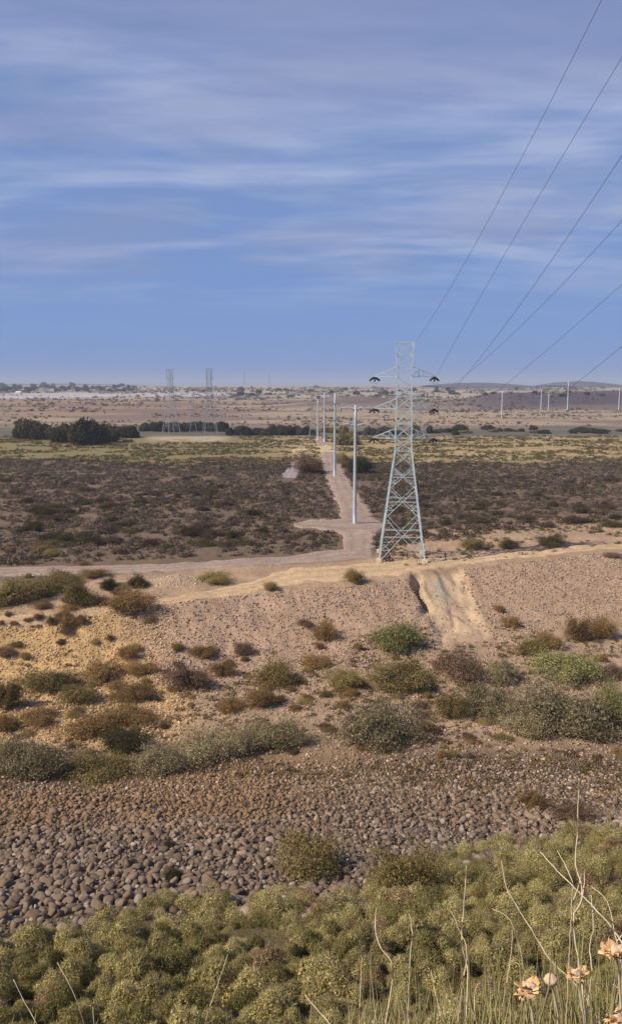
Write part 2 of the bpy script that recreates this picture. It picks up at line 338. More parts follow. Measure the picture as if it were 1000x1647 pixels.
# ------------------------------------------------------------------ leaf clouds
def tris_cloud(P, size, nrm=None, aspect=1.6, r=rng, wid=1.0):
    """one small leaf triangle per point"""
    n = len(P); d = r.normal(size=(n, 3)); d /= np.linalg.norm(d, axis=1)[:, None]
    if nrm is not None: d = d*.75+nrm*.65; d /= np.linalg.norm(d, axis=1)[:, None]      # leaf long axis tends outward
    e = np.cross(d, r.normal(size=(n, 3))); e /= np.linalg.norm(e, axis=1)[:, None]+1e-9
    s = (size*(.6+.8*r.random(n)))[:, None]
    V = np.empty((n, 3, 3)); V[:, 0] = P-e*s*.5*wid; V[:, 1] = P+e*s*.5*wid; V[:, 2] = P+d*s*aspect
    return V.reshape(-1, 3), np.arange(3*n).reshape(-1, 3)
def tris_shell(P, size, nrm, r, jit=.45, aspect=1.5):
    """leaf triangles lying roughly along the outline of the clump, so light rounds it"""
    n = len(P); m = nrm/np.linalg.norm(nrm, axis=1)[:, None]+jit*r.normal(size=(n, 3)); m /= np.linalg.norm(m, axis=1)[:, None]
    a = np.cross(m, r.normal(size=(n, 3))); a /= np.linalg.norm(a, axis=1)[:, None]+1e-9; b = np.cross(m, a)
    s = (size*(.6+.8*r.random(n)))[:, None]; V = np.empty((n, 3, 3)); V[:, 0] = P-a*s*.5; V[:, 1] = P+a*s*.5; V[:, 2] = P+b*s*aspect
    return V.reshape(-1, 3), np.arange(3*n).reshape(-1, 3)
KIND = {  # leaf colours (albedo), variation
 'sage':  [(.31, .265, .155), (.40, .345, .215), (.21, .18, .105)],
 'olive': [(.24, .195, .08), (.32, .26, .12), (.15, .12, .05)],
 'green': [(.28, .275, .115), (.38, .36, .17), (.19, .18, .07)],
 'brown': [(.29, .19, .08), (.37, .25, .12), (.18, .12, .055)],
 'gold':  [(.33, .26, .10), (.40, .32, .14), (.22, .18, .07)],
 'dark':  [(.075, .07, .035), (.105, .095, .05), (.05, .048, .025)],
 'plum':  [(.21, .14, .10), (.26, .18, .13), (.15, .10, .075)],
 'thicket': [(.42, .37, .165), (.57, .50, .26), (.27, .235, .10)],
 'thicketdark': [(.29, .26, .10), (.40, .36, .16), (.19, .165, .065)], 'thickettan': [(.36, .27, .15), (.48, .38, .24), (.24, .16, .09)],
}
def leafcols(kind, n, r=rng, jit=.18):
    K = np.array(KIND[kind]); c = K[r.integers(0, len(K), n)]; return c*(1-jit+2*jit*r.random((n, 1)))
def dome_points(n, seed, lobes=9, spread=.55):
    """points of a lumpy low dome, radius 1, height 1"""
    r = np.random.default_rng(seed); P = []; Nn = []
    for k in range(lobes):
        a = r.random()*2*math.pi; q = math.sqrt(r.random())*spread; c = np.array([math.cos(a)*q, math.sin(a)*q, .10+.42*(1-q)*r.random()]); rr = .26+.22*r.random()
        m = n//lobes; d = r.normal(size=(m, 3)); d /= np.linalg.norm(d, axis=1)[:, None]; d[:, 2] = np.abs(d[:, 2])*1.0-.25*(r.random(m) < .3)
        rad = rr*(r.random(m)**.33)*(1+.25*r.normal(size=m)*.5)
        p = c+d*rad[:, None]*np.array([1.15, 1.15, 1.0]); P.append(p); Nn.append(d)
    P = np.concatenate(P); Nn = np.concatenate(Nn); P[:, 2] = np.maximum(P[:, 2], .02*r.random(len(P)))
    s = np.abs(P[:, :2]).max(); P[:, :2] /= np.percentile(np.hypot(P[:, 0], P[:, 1]), 96); P[:, 2] /= np.percentile(P[:, 2], 98)
    a_ = np.arctan2(P[:, 1], P[:, 0]); w_ = 1+.55*(fbm(np.cos(a_)*2.5+5+seed, np.sin(a_)*2.5+P[:, 2]*3, seed, 3)-.5)*2; P *= w_[:, None]*np.array([1, 1, .9]); k_ = r.random(len(P)) < .07; P[k_] *= 1+.28*r.random((k_.sum(), 1))
    return P, Nn
def stems_mb(seed, n=9, rad=.02):
    r = random.Random(seed); mb = MB()
    for k in range(n):
        a = r.random()*6.283; q = .35+.5*r.random(); h = .55+.4*r.random()
        mb.tube([(0, 0, -.12), (math.cos(a)*q*.35, math.sin(a)*q*.35, h*.45), (math.cos(a+.2)*q, math.sin(a+.2)*q, h)], [rad, rad*.7, rad*.3], 5)
    return mb
KIND['plum2'] = [(.11, .075, .06), (.14, .10, .08), (.075, .055, .045)]; KIND['olive2'] = [(.12, .10, .05), (.15, .13, .06), (.08, .07, .035)]
def on_track_px(px, py, m=0):
    l = np.interp(py, [706, 712, 735, 760, 785, 815, 850, 884], [504, 506, 512, 515, 524, 540, 544, 540]); rr = np.interp(py, [706, 712, 735, 765, 790, 825, 860, 900], [520, 528, 545, 560, 574, 600, 608, 606])
    return (l-m < px < rr+m+20) or (460 < px < 625 and 832 < py < 876) or (440 < px < 490 and 735 < py < 776)
_proto = {}
def shrub_proto(kind, v):
    k = (kind, v)
    if k not in _proto:
        P, Nn = dome_points(13000, 100+v*7+hash(kind[0]) % 1 + ord(kind[0]), lobes=10+3*v, spread=.6)
        N0 = Nn; Nn = Nn*.6+np.array([0, 0, .5])+P*.35; g_ = np.random.default_rng(v+3); V1, F1 = tris_cloud(P[::2], .030, Nn[::2], 3.0, g_, .6); V2, F2 = tris_shell(P[1::2], .038, N0[1::2]+P[1::2]*.6, g_); V = np.concatenate([V1, V2]); Fs = np.concatenate([F1, F2+len(V1)])
        c = leafcols(kind, len(Fs), jit=.1); cl = fbm(P[:, 0]*4+9, P[:, 1]*4+P[:, 2]*3, 5, 3)[:, None]; c = c*(.7+.6*cl)
        root = empty('shrub', (0, 0, 0)); mk('foliage', V, Fs, M_leaf, root, cols=c); stems_mb(v, 8).build('stem', M_wood, root)
        _proto[k] = [root, False]
    rec = _proto[k]
    if not rec[1]: rec[1] = True; return rec[0]
    return copy_tree(rec[0])
def shrub(px, py, wpx, hpx, kind, label, group=None, cat='shrub'):
    x, y, z = hit(px, py); d = math.hypot(y, CAMH-z); s = wpx*d/FPX/2; hh = hpx*d/FPX
    o = shrub_proto(kind, random.randrange(3)); o.location = (x, y+s*.4, float(H(x, y+s*.4))-.04*s); o.rotation_euler = (0, 0, random.random()*6.28)
    o.scale = (s, s*.85, hh*.76); return tag(o, label, cat, group)
G1 = 'shrubs on the near bank and valley floor'
SH = [
 (635, 1047, 88, 50, 'green', 'round bright green bush at the foot of the gravel bank, left of the eroded chute'),
 (573, 940, 36, 27, 'gold', 'small pale bush on the road edge just below the tower'),
 (437, 951, 26, 15, 'gold', 'tiny yellowish bush at the road edge above the middle of the gravel bank'),
 (128, 975, 60, 40, 'olive', 'rounded olive bush on the yellow bank, tallest left of the pale spoil heap'),
 (176, 950, 28, 25, 'dark', 'small round dark bush between the olive bush and the pale spoil heap'),
 (222, 946, 38, 24, 'dark', 'dark bush directly left of the pale spoil heap'),
 (212, 988, 84, 32, 'brown', 'wide golden brown bush on the yellow bank below the dark bushes'),
 (18, 976, 80, 44, 'olive', 'olive bush at the left edge of the road-side hedge'),
 (62, 958, 74, 36, 'olive', 'olive bush in the middle of the road-side hedge at far left'),
 (105, 940, 60, 24, 'olive', 'low olive bush at the right end of the road-side hedge'),
 (150, 930, 44, 16, 'brown', 'low brown bush by the track above the road-side hedge'),
 (345, 938, 60, 20, 'gold', 'low dry bush touching the right foot of the pale spoil heap'),
 (241, 1005, 18, 12, 'brown', 'tiny brown bush where yellow bank meets grey gravel bank'),
 (203, 1064, 34, 26, 'brown', 'small upright brown bush, upper of a pair on the yellow bank'),
 (228, 1086, 50, 24, 'brown', 'low brown bush, lower of a pair on the yellow bank'),
 (165, 1097, 72, 34, 'brown', 'brown olive bush left of the brown pair on the yellow bank'),
 (78, 1112, 84, 34, 'olive', 'dark olive bush left of centre on the yellow bank'),
 (10, 1142, 48, 58, 'olive', 'tall olive bush cut by the left edge above the grey bushes'),
 (128, 1132, 62, 28, 'olive', 'olive bush below and between two larger ones on the yellow bank'),
 (210, 1130, 62, 26, 'brown', 'brown bush at the lower right corner of the yellow bank'),
 (60, 1168, 66, 26, 'brown', 'low brown bush just above the large grey-green bush at left'),
 (8, 1178, 40, 26, 'brown', 'small brown bush at left edge just above the large grey bush'),
 (150, 1184, 90, 34, 'brown', 'wide brown bush above the dark green one'),
 (210, 1166, 84, 24, 'brown', 'flat brown bush right above the dark green one'),
 (200, 1214, 78, 42, 'dark', 'dark green bush at the left end of the grey-green row'),
 (45, 1254, 112, 64, 'sage', 'big grey-green dome bush at the lower left edge of the valley'),
 (150, 1256, 110, 38, 'olive', 'low dark bush right of the big grey-green dome bush at left'),
 (255, 1240, 90, 44, 'sage', 'grey-green bush, first from the left in the row above the cobbles'),
 (325, 1228, 100, 46, 'sage', 'grey-green bush, second from the left in the row above the cobbles'),
 (388, 1214, 74, 48, 'sage', 'grey-green bush, third from the left in the row above the cobbles'),
 (440, 1204, 84, 50, 'sage', 'grey-green bush at the right end of the row above the cobbles'),
 (300, 1112, 76, 44, 'plum', 'purplish brown twiggy bush at the foot of the gravel bank'),
 (330, 1058, 50, 14, 'brown', 'flat brown bush on the gravel bank above the purplish one'),
 (357, 1090, 42, 30, 'brown', 'brown bush between the purplish and the yellowish ones'),
 (392, 1055, 34, 22, 'plum', 'small dull bush on gravel bank above the yellowish one'),
 (432, 1102, 74, 42, 'gold', 'yellowish green bush left of centre at the foot of the gravel bank'),
 (476, 1101, 34, 14, 'brown', 'low brown bush touching the yellowish one on its right'),
 (420, 1138, 54, 30, 'brown', 'brown bush below the yellowish one'),
 (368, 1147, 44, 20, 'brown', 'low brown bush left of and below the yellowish one'),
 (525, 1034, 44, 34, 'brown', 'brown bush on the gravel bank left of the bright green one'),
 (490, 1012, 30, 13, 'plum', 'low dark bush highest on the middle of the gravel bank'),
 (508, 1075, 50, 18, 'brown', 'low brown bush below the left side of the gravel bank foot centre'),
 (560, 1108, 64, 30, 'gold', 'ochre bush left of the large olive brown bush in the centre'),
 (648, 1115, 92, 52, 'olive', 'large olive brown bush below the bright green bush'),
 (620, 1198, 126, 74, 'sage', 'large feathery grey-green bush in the centre with a long shadow'),
 (725, 1158, 54, 40, 'olive', 'olive bush between the feathery centre bush and the grey ones at right'),
 (745, 1102, 74, 56, 'plum', 'reddish brown twiggy bush right below the eroded chute'),
 (790, 1156, 84, 58, 'sage', 'grey bush left of the largest grey-green bush'),
 (808, 1098, 70, 34, 'sage', 'pale grey bush above the grey bush at right of the chute'),
 (905, 1180, 150, 80, 'sage', 'largest grey-green bush, in the lower right of the valley'),
 (845, 1185, 80, 46, 'sage', 'low grey-green bush leaning on the left of the largest one'),
 (912, 1094, 120, 50, 'green', 'wide green bush above the largest grey-green bush'),
 (985, 1165, 80, 66, 'green', 'greenish bush at the right edge beside the largest grey-green bush'),
 (850, 1056, 56, 30, 'gold', 'ochre bush, leftmost of the four on the right part of the bank foot'),
 (888, 1046, 44, 32, 'brown', 'brown bush, second of the four on the right part of the bank foot'),
 (930, 1034, 46, 44, 'brown', 'tall brown bush, third of the four on the right part of the bank foot'),
 (975, 1028, 44, 36, 'brown', 'brown bush, rightmost of the four on the right part of the bank foot'),
 (820, 1008, 34, 18, 'brown', 'small lone brown bush on the gravel bank right of the chute'),
 (802, 985, 20, 12, 'brown', 'tiny brown tuft highest on the gravel bank right of the chute'),
 (992, 1098, 40, 34, 'plum', 'dull reddish bush at the right edge of the valley'),
 (500, 1412, 108, 62, 'olive', 'dark round olive bush alone among the cobbles'),
 (650, 1436, 96, 78, 'olive', 'tall olive bush where the thicket meets the cobbles in the centre'),
 (272, 1366, 22, 18, 'dark', 'tiny dark bush among the cobbles, upper of two'),
 (276, 1418, 32, 22, 'dark', 'tiny dark bush among the cobbles, lower of two'),
 (930, 1322, 60, 34, 'plum', 'dull bush at the upper right edge of the cobbles'),
 (860, 1300, 50, 26, 'brown', 'small brown bush at the top of the cobbles near the right side'),
 (886, 880, 42, 22, 'olive', 'dark olive bush on the plain just above the road at right'),
 (820, 882, 34, 17, 'olive', 'small olive bush on the plain, middle of three right of the tower'),
 (757, 884, 40, 18, 'olive', 'small olive bush on the plain, nearest of three to the tower'),
 (102, 875, 30, 18, 'dark', 'lone dark green bush in the purple scrub at left'),
 (496, 762, 54, 36, 'plum', 'dark round bush left of the track near its far end'),
 (580, 762, 50, 40, 'dark', 'dark green bush right of the track beside the second pole'),
 (553, 752, 26, 28, 'olive', 'olive bush right of the track just behind the second pole'),
]
for s in SH: shrub(s[0], s[1], s[2]*1.08, s[3]*1.05, s[4], s[5], G1)
rs = random.Random(12)
for k in range(190):
    px = rs.uniform(0, 1000); py = rs.uniform(745, 880); q = (py-700)/180
    if on_track_px(px, py, 14) or (px > 620 and py > 850): continue
    shrub(px, py, rs.uniform(22, 62)*q, rs.uniform(9, 20)*q, rs.choice(['plum2', 'plum2', 'dark', 'olive2']), 'dark rounded bush standing out of the purple brown scrub of the plain', 'dark bushes on the plain')
# small nameless tufts on the valley floor and banks
for k in range(150):
    px = rng.uniform(0, 1000); py = rng.uniform(1000, 1225) if k < 110 else rng.uniform(880, 1000)
    if k < 110 and 230 < px and py < 1040 and rng.random() < .8: py += 90
    if k >= 110 and (px > 250 and px < 700 or py > 900-.0*px and px > 700): px = rng.uniform(0, 200); py = rng.uniform(940, 1010)
    if 640 < px < 790 and py < 1060: continue
    shrub(px, py, rng.uniform(14, 34), rng.uniform(7, 15), ['brown', 'brown', 'olive', 'gold', 'plum'][rng.integers(5)], 'knee high dry tuft scattered on the stony valley ground', 'dry tufts on the valley ground', 'tuft')

# ------------------------------------------------------------------ thicket in the foreground
def inpoly(px, py, bx, by): return py > np.interp(px, bx, by)
TBX = [-100, 0, 60, 150, 220, 280, 400, 450, 560, 600, 680, 740, 800, 900, 1000, 1100]
TBY = [1515, 1505, 1500, 1478, 1462, 1440, 1442, 1432, 1446, 1415, 1372, 1362, 1350, 1335, 1322, 1310]
def project(X, Y, Z):
    d = np.stack([X, Y, Z-CAMH], -1); f = d@F3; return 500+FPX*(d@X3)/f, 823.5-FPX*(d@U3)/f
tp = []
for v in range(6):
    g_ = np.random.default_rng(300+v); P = []; Nn = []
    for k in range(5+v % 4):
        q = 0 if k == 0 else g_.uniform(.35, .62); a_ = g_.random()*6.28; c_ = np.array([math.cos(a_)*q, math.sin(a_)*q, .50-.45*q]); R_ = .46 if k == 0 else g_.uniform(.26, .38); m_ = int(8500*R_**2)
        d_ = g_.normal(size=(m_, 3)); d_ /= np.linalg.norm(d_, axis=1)[:, None]; bump_ = 1+.75*(fbm(d_[:, 0]*2.6+k, d_[:, 1]*2.6+d_[:, 2]*2, 70+v, 3)-.5)
        P.append(c_+d_*(R_*(.72+.3*g_.random(m_)**.6)*bump_)[:, None]*np.array([1, 1, 1.05])); Nn.append(d_)
    P = np.concatenate(P); Nn = np.concatenate(Nn); k_ = P[:, 2] > -.05; P = P[k_]; Nn = Nn[k_]; g_ = np.random.default_rng(v)
    V1, F1 = tris_shell(P, .046, Nn, g_, .5, 1.3); V2, F2 = tris_cloud(P[::3]+Nn[::3]*.05*g_.random((len(P[::3]), 1)), .032, Nn[::3]+np.array([0, 0, .5]), 4.4, g_, .42); V = np.concatenate([V1, V2]); Fs = np.concatenate([F1, F2+len(V1)]); P = np.concatenate([P, P[::3]])
    cl = fbm(P[:, 0]*3+9, P[:, 1]*3+P[:, 2]*3, 7+v, 3)[:, None]
    tp.append((V, Fs, leafcols(['thicket', 'thicket', 'thicketdark', 'thicket', 'thicketdark', 'thickettan'][v], len(Fs), jit=.12)*(.7+.6*np.resize(cl, (len(Fs), 1)))))
cand = []
gx = np.arange(-30, 30, .86)
for yy in np.arange(15.5, 52, .86):
    for xx in gx:
        x = xx+rng.uniform(-.4, .4); y = yy+rng.uniform(-.35, .35); z = float(H(x, y)); px, py = project(np.array(x), np.array(y), np.array(z))
        if not (-260 < px < 1260 and py < 1800): continue
        if not py > np.interp(px, TBX, TBY)+12+float(fbm(px/60, py/60, 80)-.5)*26: continue
        if fbm(x/3, y/3, 82) < .27: continue
        cand.append((y, x, z, rng.uniform(.42, .74)*(1+.45*(rng.random() < .15))))
cand.sort()
th_first = [None]*6; cnt = 0; restV = []; restF = []; restC = []; nv = 0
vis = [c for c in cand if -10 < project(np.array(c[1]), np.array(c[0]), np.array(c[2]))[0] < 1010]
keep = set(id(c) for c in vis[:290])
for c in cand:
    y, x, z, s = c; v = int(rng.choice(6, p=[.22, .22, .17, .17, .14, .08])); hz = s*rng.uniform(.95, 1.45)
    if id(c) in keep:
        if th_first[v] is None: o = mk('thicket_bush', *tp[v][:2], M_leaf, cols=tp[v][2]); th_first[v] = o
        else: o = th_first[v].copy(); C.objects.link(o)
        o.location = (x, y, z-.05); o.rotation_euler = (rng.uniform(-.1, .1), rng.uniform(-.1, .1), rng.random()*6.28); o.scale = (s, s, hz)
        tag(o, 'rounded olive green bush packed in the thicket below the cobbles', 'bush', 'bushes of the dense foreground thicket')
    else:
        V, Fs, cc = tp[v]; a = rng.random()*6.28; Rm = np.array([[math.cos(a), -math.sin(a), 0], [math.sin(a), math.cos(a), 0], [0, 0, 1]])
        sel = slice(0, len(Fs), 3); Fsel = Fs[sel]; Vs = V.reshape(-1, 3, 3)[sel].reshape(-1, 3)
        restV.append((Vs*np.array([s, s, hz]))@Rm.T+np.array([x, y, z-.05])); restF.append(np.arange(len(Vs)).reshape(-1, 3)+nv); nv += len(Vs); restC.append(cc[sel]*rng.uniform(.8, 1.2))
if restV: tag(mk('thicket', np.concatenate(restV), np.concatenate(restF), M_leaf, cols=np.concatenate(restC)), 'dense olive green scrub further up the near slope', 'scrub', kind='stuff')

# ------------------------------------------------------------------ stones
def ico(sub):
    import bmesh
    bm = bmesh.new(); bmesh.ops.create_icosphere(bm, subdivisions=sub, radius=1); V = np.array([v.co[:] for v in bm.verts]); Fs = np.array([[v.index for v in f.verts] for f in bm.faces]); bm.free(); return V, Fs
def stone_protos(sub, n, seed, rough=.22):
    V, Fs = ico(sub); r = np.random.default_rng(seed); out = []
    for k in range(n):
        W = V.copy()
        for q in range(9):      # shave facets
            d = r.normal(size=3); d /= np.linalg.norm(d); t = r.uniform(.44, .82); s = W@d; W -= np.clip(s-t, 0, None)[:, None]*d
        W *= (1+rough*.35*(r.random((len(W), 1))-.5)); W *= r.uniform(.75, 1.25, 3); out.append(W)
    return out, Fs
def stones(name, X, Y, S, cols, sub, mat, sink=.3, seed=1):
    pr, Fs = stone_protos(sub, 12, seed); r = np.random.default_rng(seed); Z = H(X, Y); n = len(X); nv = pr[0].shape[0]
    out = np.empty((n, nv, 3), np.float32); which = r.integers(0, 12, n); ang = r.random(n)*6.283; ca = np.cos(ang); sa = np.sin(ang); til = r.uniform(-.6, .6, n)
    for k in range(12):
        m = np.where(which == k)[0]
        if not len(m): continue
        W = pr[k][None]*S[m][:, None, None]; y2 = W[..., 1]*np.cos(til[m])[:, None]-W[..., 2]*np.sin(til[m])[:, None]; z2 = W[..., 1]*np.sin(til[m])[:, None]+W[..., 2]*np.cos(til[m])[:, None]
        out[m, :, 0] = W[..., 0]*ca[m][:, None]-y2*sa[m][:, None]+X[m][:, None]; out[m, :, 1] = W[..., 0]*sa[m][:, None]+y2*ca[m][:, None]+Y[m][:, None]; out[m, :, 2] = z2*.85+(Z[m]+S[m]*sink)[:, None]
    Ft = (Fs[None]+np.arange(n)[:, None, None]*nv).reshape(-1, 3)
    return mk(name, out.reshape(-1, 3), Ft, mat, cols=np.repeat(cols, len(Fs), 0), smooth=False)
# cobble slope
cx = []; cy = []
for yy in np.arange(22, 66, .30):
    a = np.arange(-38, 38, .31); cx.append(a+rng.uniform(-.13, .13, len(a))); cy.append(yy+rng.uniform(-.13, .13, len(a)))
cx = np.concatenate(cx); cy = np.concatenate(cy); cpx, cpy = project(cx, cy, H(cx, cy))
upY = np.interp(cpx, [-80, 0, 150, 300, 420, 560, 800, 1080], [1262, 1256, 1256, 1238, 1214, 1202, 1200, 1204])
dens = sst(0, 1, (cpy-upY)/22+fbm(cx/3, cy/3, 90)*1.2-.6)
ok = (cpx > -260) & (cpx < 1260) & (cpy < np.interp(cpx, TBX, TBY)+35+(fbm(cx/2, cy/2, 91)-.5)*40) & (cpy > upY-12) & (rng.random(len(cx)) < dens)
cx, cy, cpx, cpy = cx[ok], cy[ok], cpx[ok], cpy[ok]
cs_ = (.078+.20*rng.random(len(cx))**2.6)*(.72+.5*fbm(cx/4, cy/4, 92))*np.interp(cpy, [1240, 1300, 1400], [.78, 1.05, 1.3])
cc = np.array([(.155, .12, .092), (.20, .16, .125), (.105, .08, .062), (.26, .21, .17), (.16, .115, .082)])[rng.integers(0, 5, len(cx))]*rng.uniform(.75, 1.2, (len(cx), 1))
red = (1-.6*sst(380, 560, cpx))*(1-sst(1295, 1365, cpy+(fbm(cx/3, cy/3, 93)-.5)*60)); red = red[:, None]*.75
cc = cc*(1-red)+np.array((.205, .125, .062))*rng.uniform(.7, 1.2, (len(cx), 1))*red
order = np.argsort(-cs_/np.hypot(cy, CAMH)+((cpx < 0) | (cpx > 1000) | (cpy > np.interp(cpx, TBX, TBY)))*9); big = order[:290]; rest = order[290:]
tag(stones('cobbles', cx[rest], cy[rest], cs_[rest], cc[rest], 2, M_stone, .25, 11), 'grey brown cobbles covering the slope behind the thicket', 'cobbles', kind='stuff')
pr, Fs = stone_protos(2, 6, 77); six = []
for k in range(6): six.append(None)
for q, i in enumerate(big):
    k = q % 6
    if six[k] is None: o = mk('cobble', pr[k], Fs, M_stone, cols=np.tile((.17, .125, .09), (len(Fs), 1))); six[k] = o
    else: o = six[k].copy(); C.objects.link(o)
    s = float(cs_[i]); o.location = (cx[i], cy[i], float(H(cx[i], cy[i]))+s*.25); o.scale = (s, s, s*.85); o.rotation_euler = (rng.uniform(-.5, .5), rng.uniform(-.5, .5), rng.random()*6.28)
    tag(o, 'larger rounded grey cobble lying on the stony near slope', 'cobble', 'large cobbles of the stony slope')
# gravel of the bank, valley floor
def scatter(name, n, box, smin, smax, cols, filt, seed, label, sub=1):
    r = np.random.default_rng(seed); X = r.uniform(box[0], box[1], n); Y = r.uniform(box[2], box[3], n); m = filt(X, Y); X, Y = X[m], Y[m]
    S = smin+(smax-smin)*r.random(len(X))**3; c = np.array(cols)[r.integers(0, len(cols), len(X))]*r.uniform(.8, 1.2, (len(X), 1))
    return tag(stones(name, X, Y, S, c, sub, M_stone, .15, seed), label, 'stones', kind='stuff')
PK = [(.38, .27, .20), (.46, .34, .25), (.27, .19, .14), (.52, .40, .30)]
def infr(X, Y): return np.abs(X/Y) < .46
def off_chute(X, Y): return np.abs(X-19.5)+(fbm(X, Y, 2)-.5)*2+(np.random.default_rng(3).random(X.shape) < .12)*3 > 3.4
scatter('bank_gravel', 75000, (-45, 65, 84, 142), .05, .23, PK, lambda X, Y: infr(X, Y) & off_chute(X, Y) & (Y < edge(X)-.3) & (Y > edge(X)-24) & (X/Y > -.2+(fbm(X/3, Y/3, 8)-.5)*.06), 21, 'grey pink gravel lying on the bank below the road')
scatter('bank_rubble', 26000, (-52, -12, 70, 106), .05, .20, [(.50, .36, .21), (.44, .31, .18), (.56, .41, .26)], lambda X, Y: infr(X, Y) & (Y < edge(X)-.5) & (X/Y < -.17), 22, 'yellow clods lying on the bank at the left')
scatter('valley_stones', 42000, (-42, 48, 56, 98), .05, .21, [(.36, .26, .19), (.42, .31, .22), (.24, .17, .12), (.30, .21, .14), (.48, .37, .28)], lambda X, Y: infr(X, Y) & (Y < edge(X)-16) & (fbm(X/4, Y/4, 12) > .34), 23, 'pinkish stones strewn over the valley floor')
scatter('plain_stones', 7000, (-60, 85, 112, 165), .06, .22, PK, lambda X, Y: infr(X, Y) & (Y > edge(X)+3) & (Y < edge(X)+30) & (X/Y > .12), 24, 'small stones on the plain right of the tower')
scatter('heap_rubble', 700, (-24, -14, 109, 116), .07, .2, [(.52, .45, .36), (.45, .38, .31)], lambda X, Y: ((X+19)/4.5)**2+((Y-112.6)/3)**2 < 1, 25, 'pale rubble of the spoil heap beside the road')

# ------------------------------------------------------------------ scrub of the plain (stuff)
def scrub(name, n, sampler, size, per, cols, seed, label, hs=.55, leaf=.16):
    r = np.random.default_rng(seed); X, Y = sampler(r, n); n = len(X); S = size(r, X, Y)
    d = r.normal(size=(n, per, 3)); d /= np.linalg.norm(d, axis=2)[..., None]; d[..., 2] = np.abs(d[..., 2]); q = r.random((n, per, 1))**.4
    P = d*q*S[:, None, None]*np.array([1, 1, hs*1.6]); Z = H(X, Y); P[..., 0] += X[:, None]; P[..., 1] += Y[:, None]; P[..., 2] += Z[:, None]-.05
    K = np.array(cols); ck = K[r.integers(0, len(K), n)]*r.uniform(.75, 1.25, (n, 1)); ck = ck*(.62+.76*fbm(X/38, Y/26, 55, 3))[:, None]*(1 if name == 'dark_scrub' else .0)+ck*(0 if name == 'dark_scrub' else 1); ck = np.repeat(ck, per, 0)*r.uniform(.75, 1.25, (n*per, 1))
    V, Fs = tris_shell(P.reshape(-1, 3), np.repeat(S, per)*leaf*1.15, d.reshape(-1, 3), r, .6)
    return tag(mk(name, V, Fs, M_leaf, cols=ck), label, 'scrub', kind='stuff')
def on_track(X, Y):
    px, py = project(X, Y, H(X, Y))
    l = np.interp(py, [706, 712, 735, 760, 785, 815, 850, 884], [504, 506, 512, 515, 524, 540, 544, 540]); rr = np.interp(py, [706, 712, 735, 765, 790, 825, 860, 900], [520, 528, 545, 560, 574, 600, 608, 606])
    px = px+(fbm(X/3, Y/3, 44)-.5)*22*np.clip(150/Y, .3, 1); t = (px > l+2) & (px < rr-3)
    t |= (px > 470) & (px < 618) & (py > 834) & (py < 857)
    t |= (px > 448+(770-py)*.9) & (px < 478+(770-py)*.4) & (py > 740) & (py < 770)
    t |= (py > 884+(600-np.minimum(px, 600))*.045) & (px < 612)
    return t
def samp_dark(r, n):
    Y = np.sqrt(r.uniform(118**2, 330**2, n)); X = r.uniform(-.45, .45, n)*Y
    wob = (fbm(X/14, Y/14, 41)-.5)*10; ye = Y-edge(X)
    m = (~on_track(X, Y)) & (ye > np.where(X/Y > .1, 24, 11)+wob) & (Y < 300+(fbm(X/30, Y/20, 15)-.5)*70) & (fbm(X/6, Y/6, 16) > .32)
    return X[m], Y[m]
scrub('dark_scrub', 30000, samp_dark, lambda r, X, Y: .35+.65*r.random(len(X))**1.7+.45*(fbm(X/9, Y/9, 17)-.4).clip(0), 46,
      [(.135, .098, .082), (.175, .13, .112), (.10, .077, .064), (.21, .16, .14), (.125, .108, .06), (.15, .13, .07), (.27, .21, .17)], 31, 'dark purple brown scrub covering the plain either side of the track', leaf=.22)  # purple brown scrub; its dark colours also stand in for cloud shade
def samp_r(r, n):
    Y = np.sqrt(r.uniform(120**2, 190**2, n)); X = r.uniform(.08, .46, n)*Y; ye = Y-edge(X); m = (ye > 3) & (ye < 44) & (fbm(X/5, Y/5, 18) > .48) & ~on_track(X, Y) & (r.random(n) < .7)
    return X[m], Y[m]
scrub('olive_scrub', 3400, samp_r, lambda r, X, Y: .25+.5*r.random(len(X))**2, 60, [(.19, .17, .08), (.23, .20, .10), (.17, .12, .08), (.14, .13, .06)], 32, 'low olive scrub on the plain right of the tower', leaf=.2)
def samp_v(r, n):
    Y = r.uniform(57, 104, n); X = r.uniform(-.45, .45, n)*Y; ye = Y-edge(X); left = X/Y < -.2
    m = (fbm(X/3.5, Y/3.5, 28) > .47) & ((ye < -14) | (left & (ye < -2) & (fbm(X/2, Y/2, 29) > .55))) & ~((np.abs(X-19.5) < 4) & (ye > -24))
    return X[m], Y[m]
scrub('dry_scrub', 9500, samp_v, lambda r, X, Y: .12+.38*r.random(len(X))**2, 60, [(.25, .16, .07), (.30, .20, .09), (.18, .12, .06), (.21, .175, .075), (.27, .22, .13), (.20, .13, .10)], 35, 'ankle high brown scrub covering the stony valley floor', hs=.45, leaf=.2)
def samp_s(r, n):
    Y = r.uniform(70, 108, n); X = r.uniform(-.46, -.15, n)*Y; ye = Y-edge(X)
    m = (ye < 6) & (fbm(X/1.5, Y/1.5, 27) > .40) & (X/Y < np.interp(Y, [70, 95], [-.10, -.185])+(fbm(X/3, Y/3, 26)-.5)*.06); return X[m], Y[m]
scrub('straw_tufts', 9000, samp_s, lambda r, X, Y: .07+.17*r.random(len(X))**2, 26, [(.50, .36, .16), (.42, .29, .12), (.56, .42, .21), (.33, .23, .10)], 36, 'straw coloured tufts covering the yellow bank at the left', hs=.5, leaf=.28)
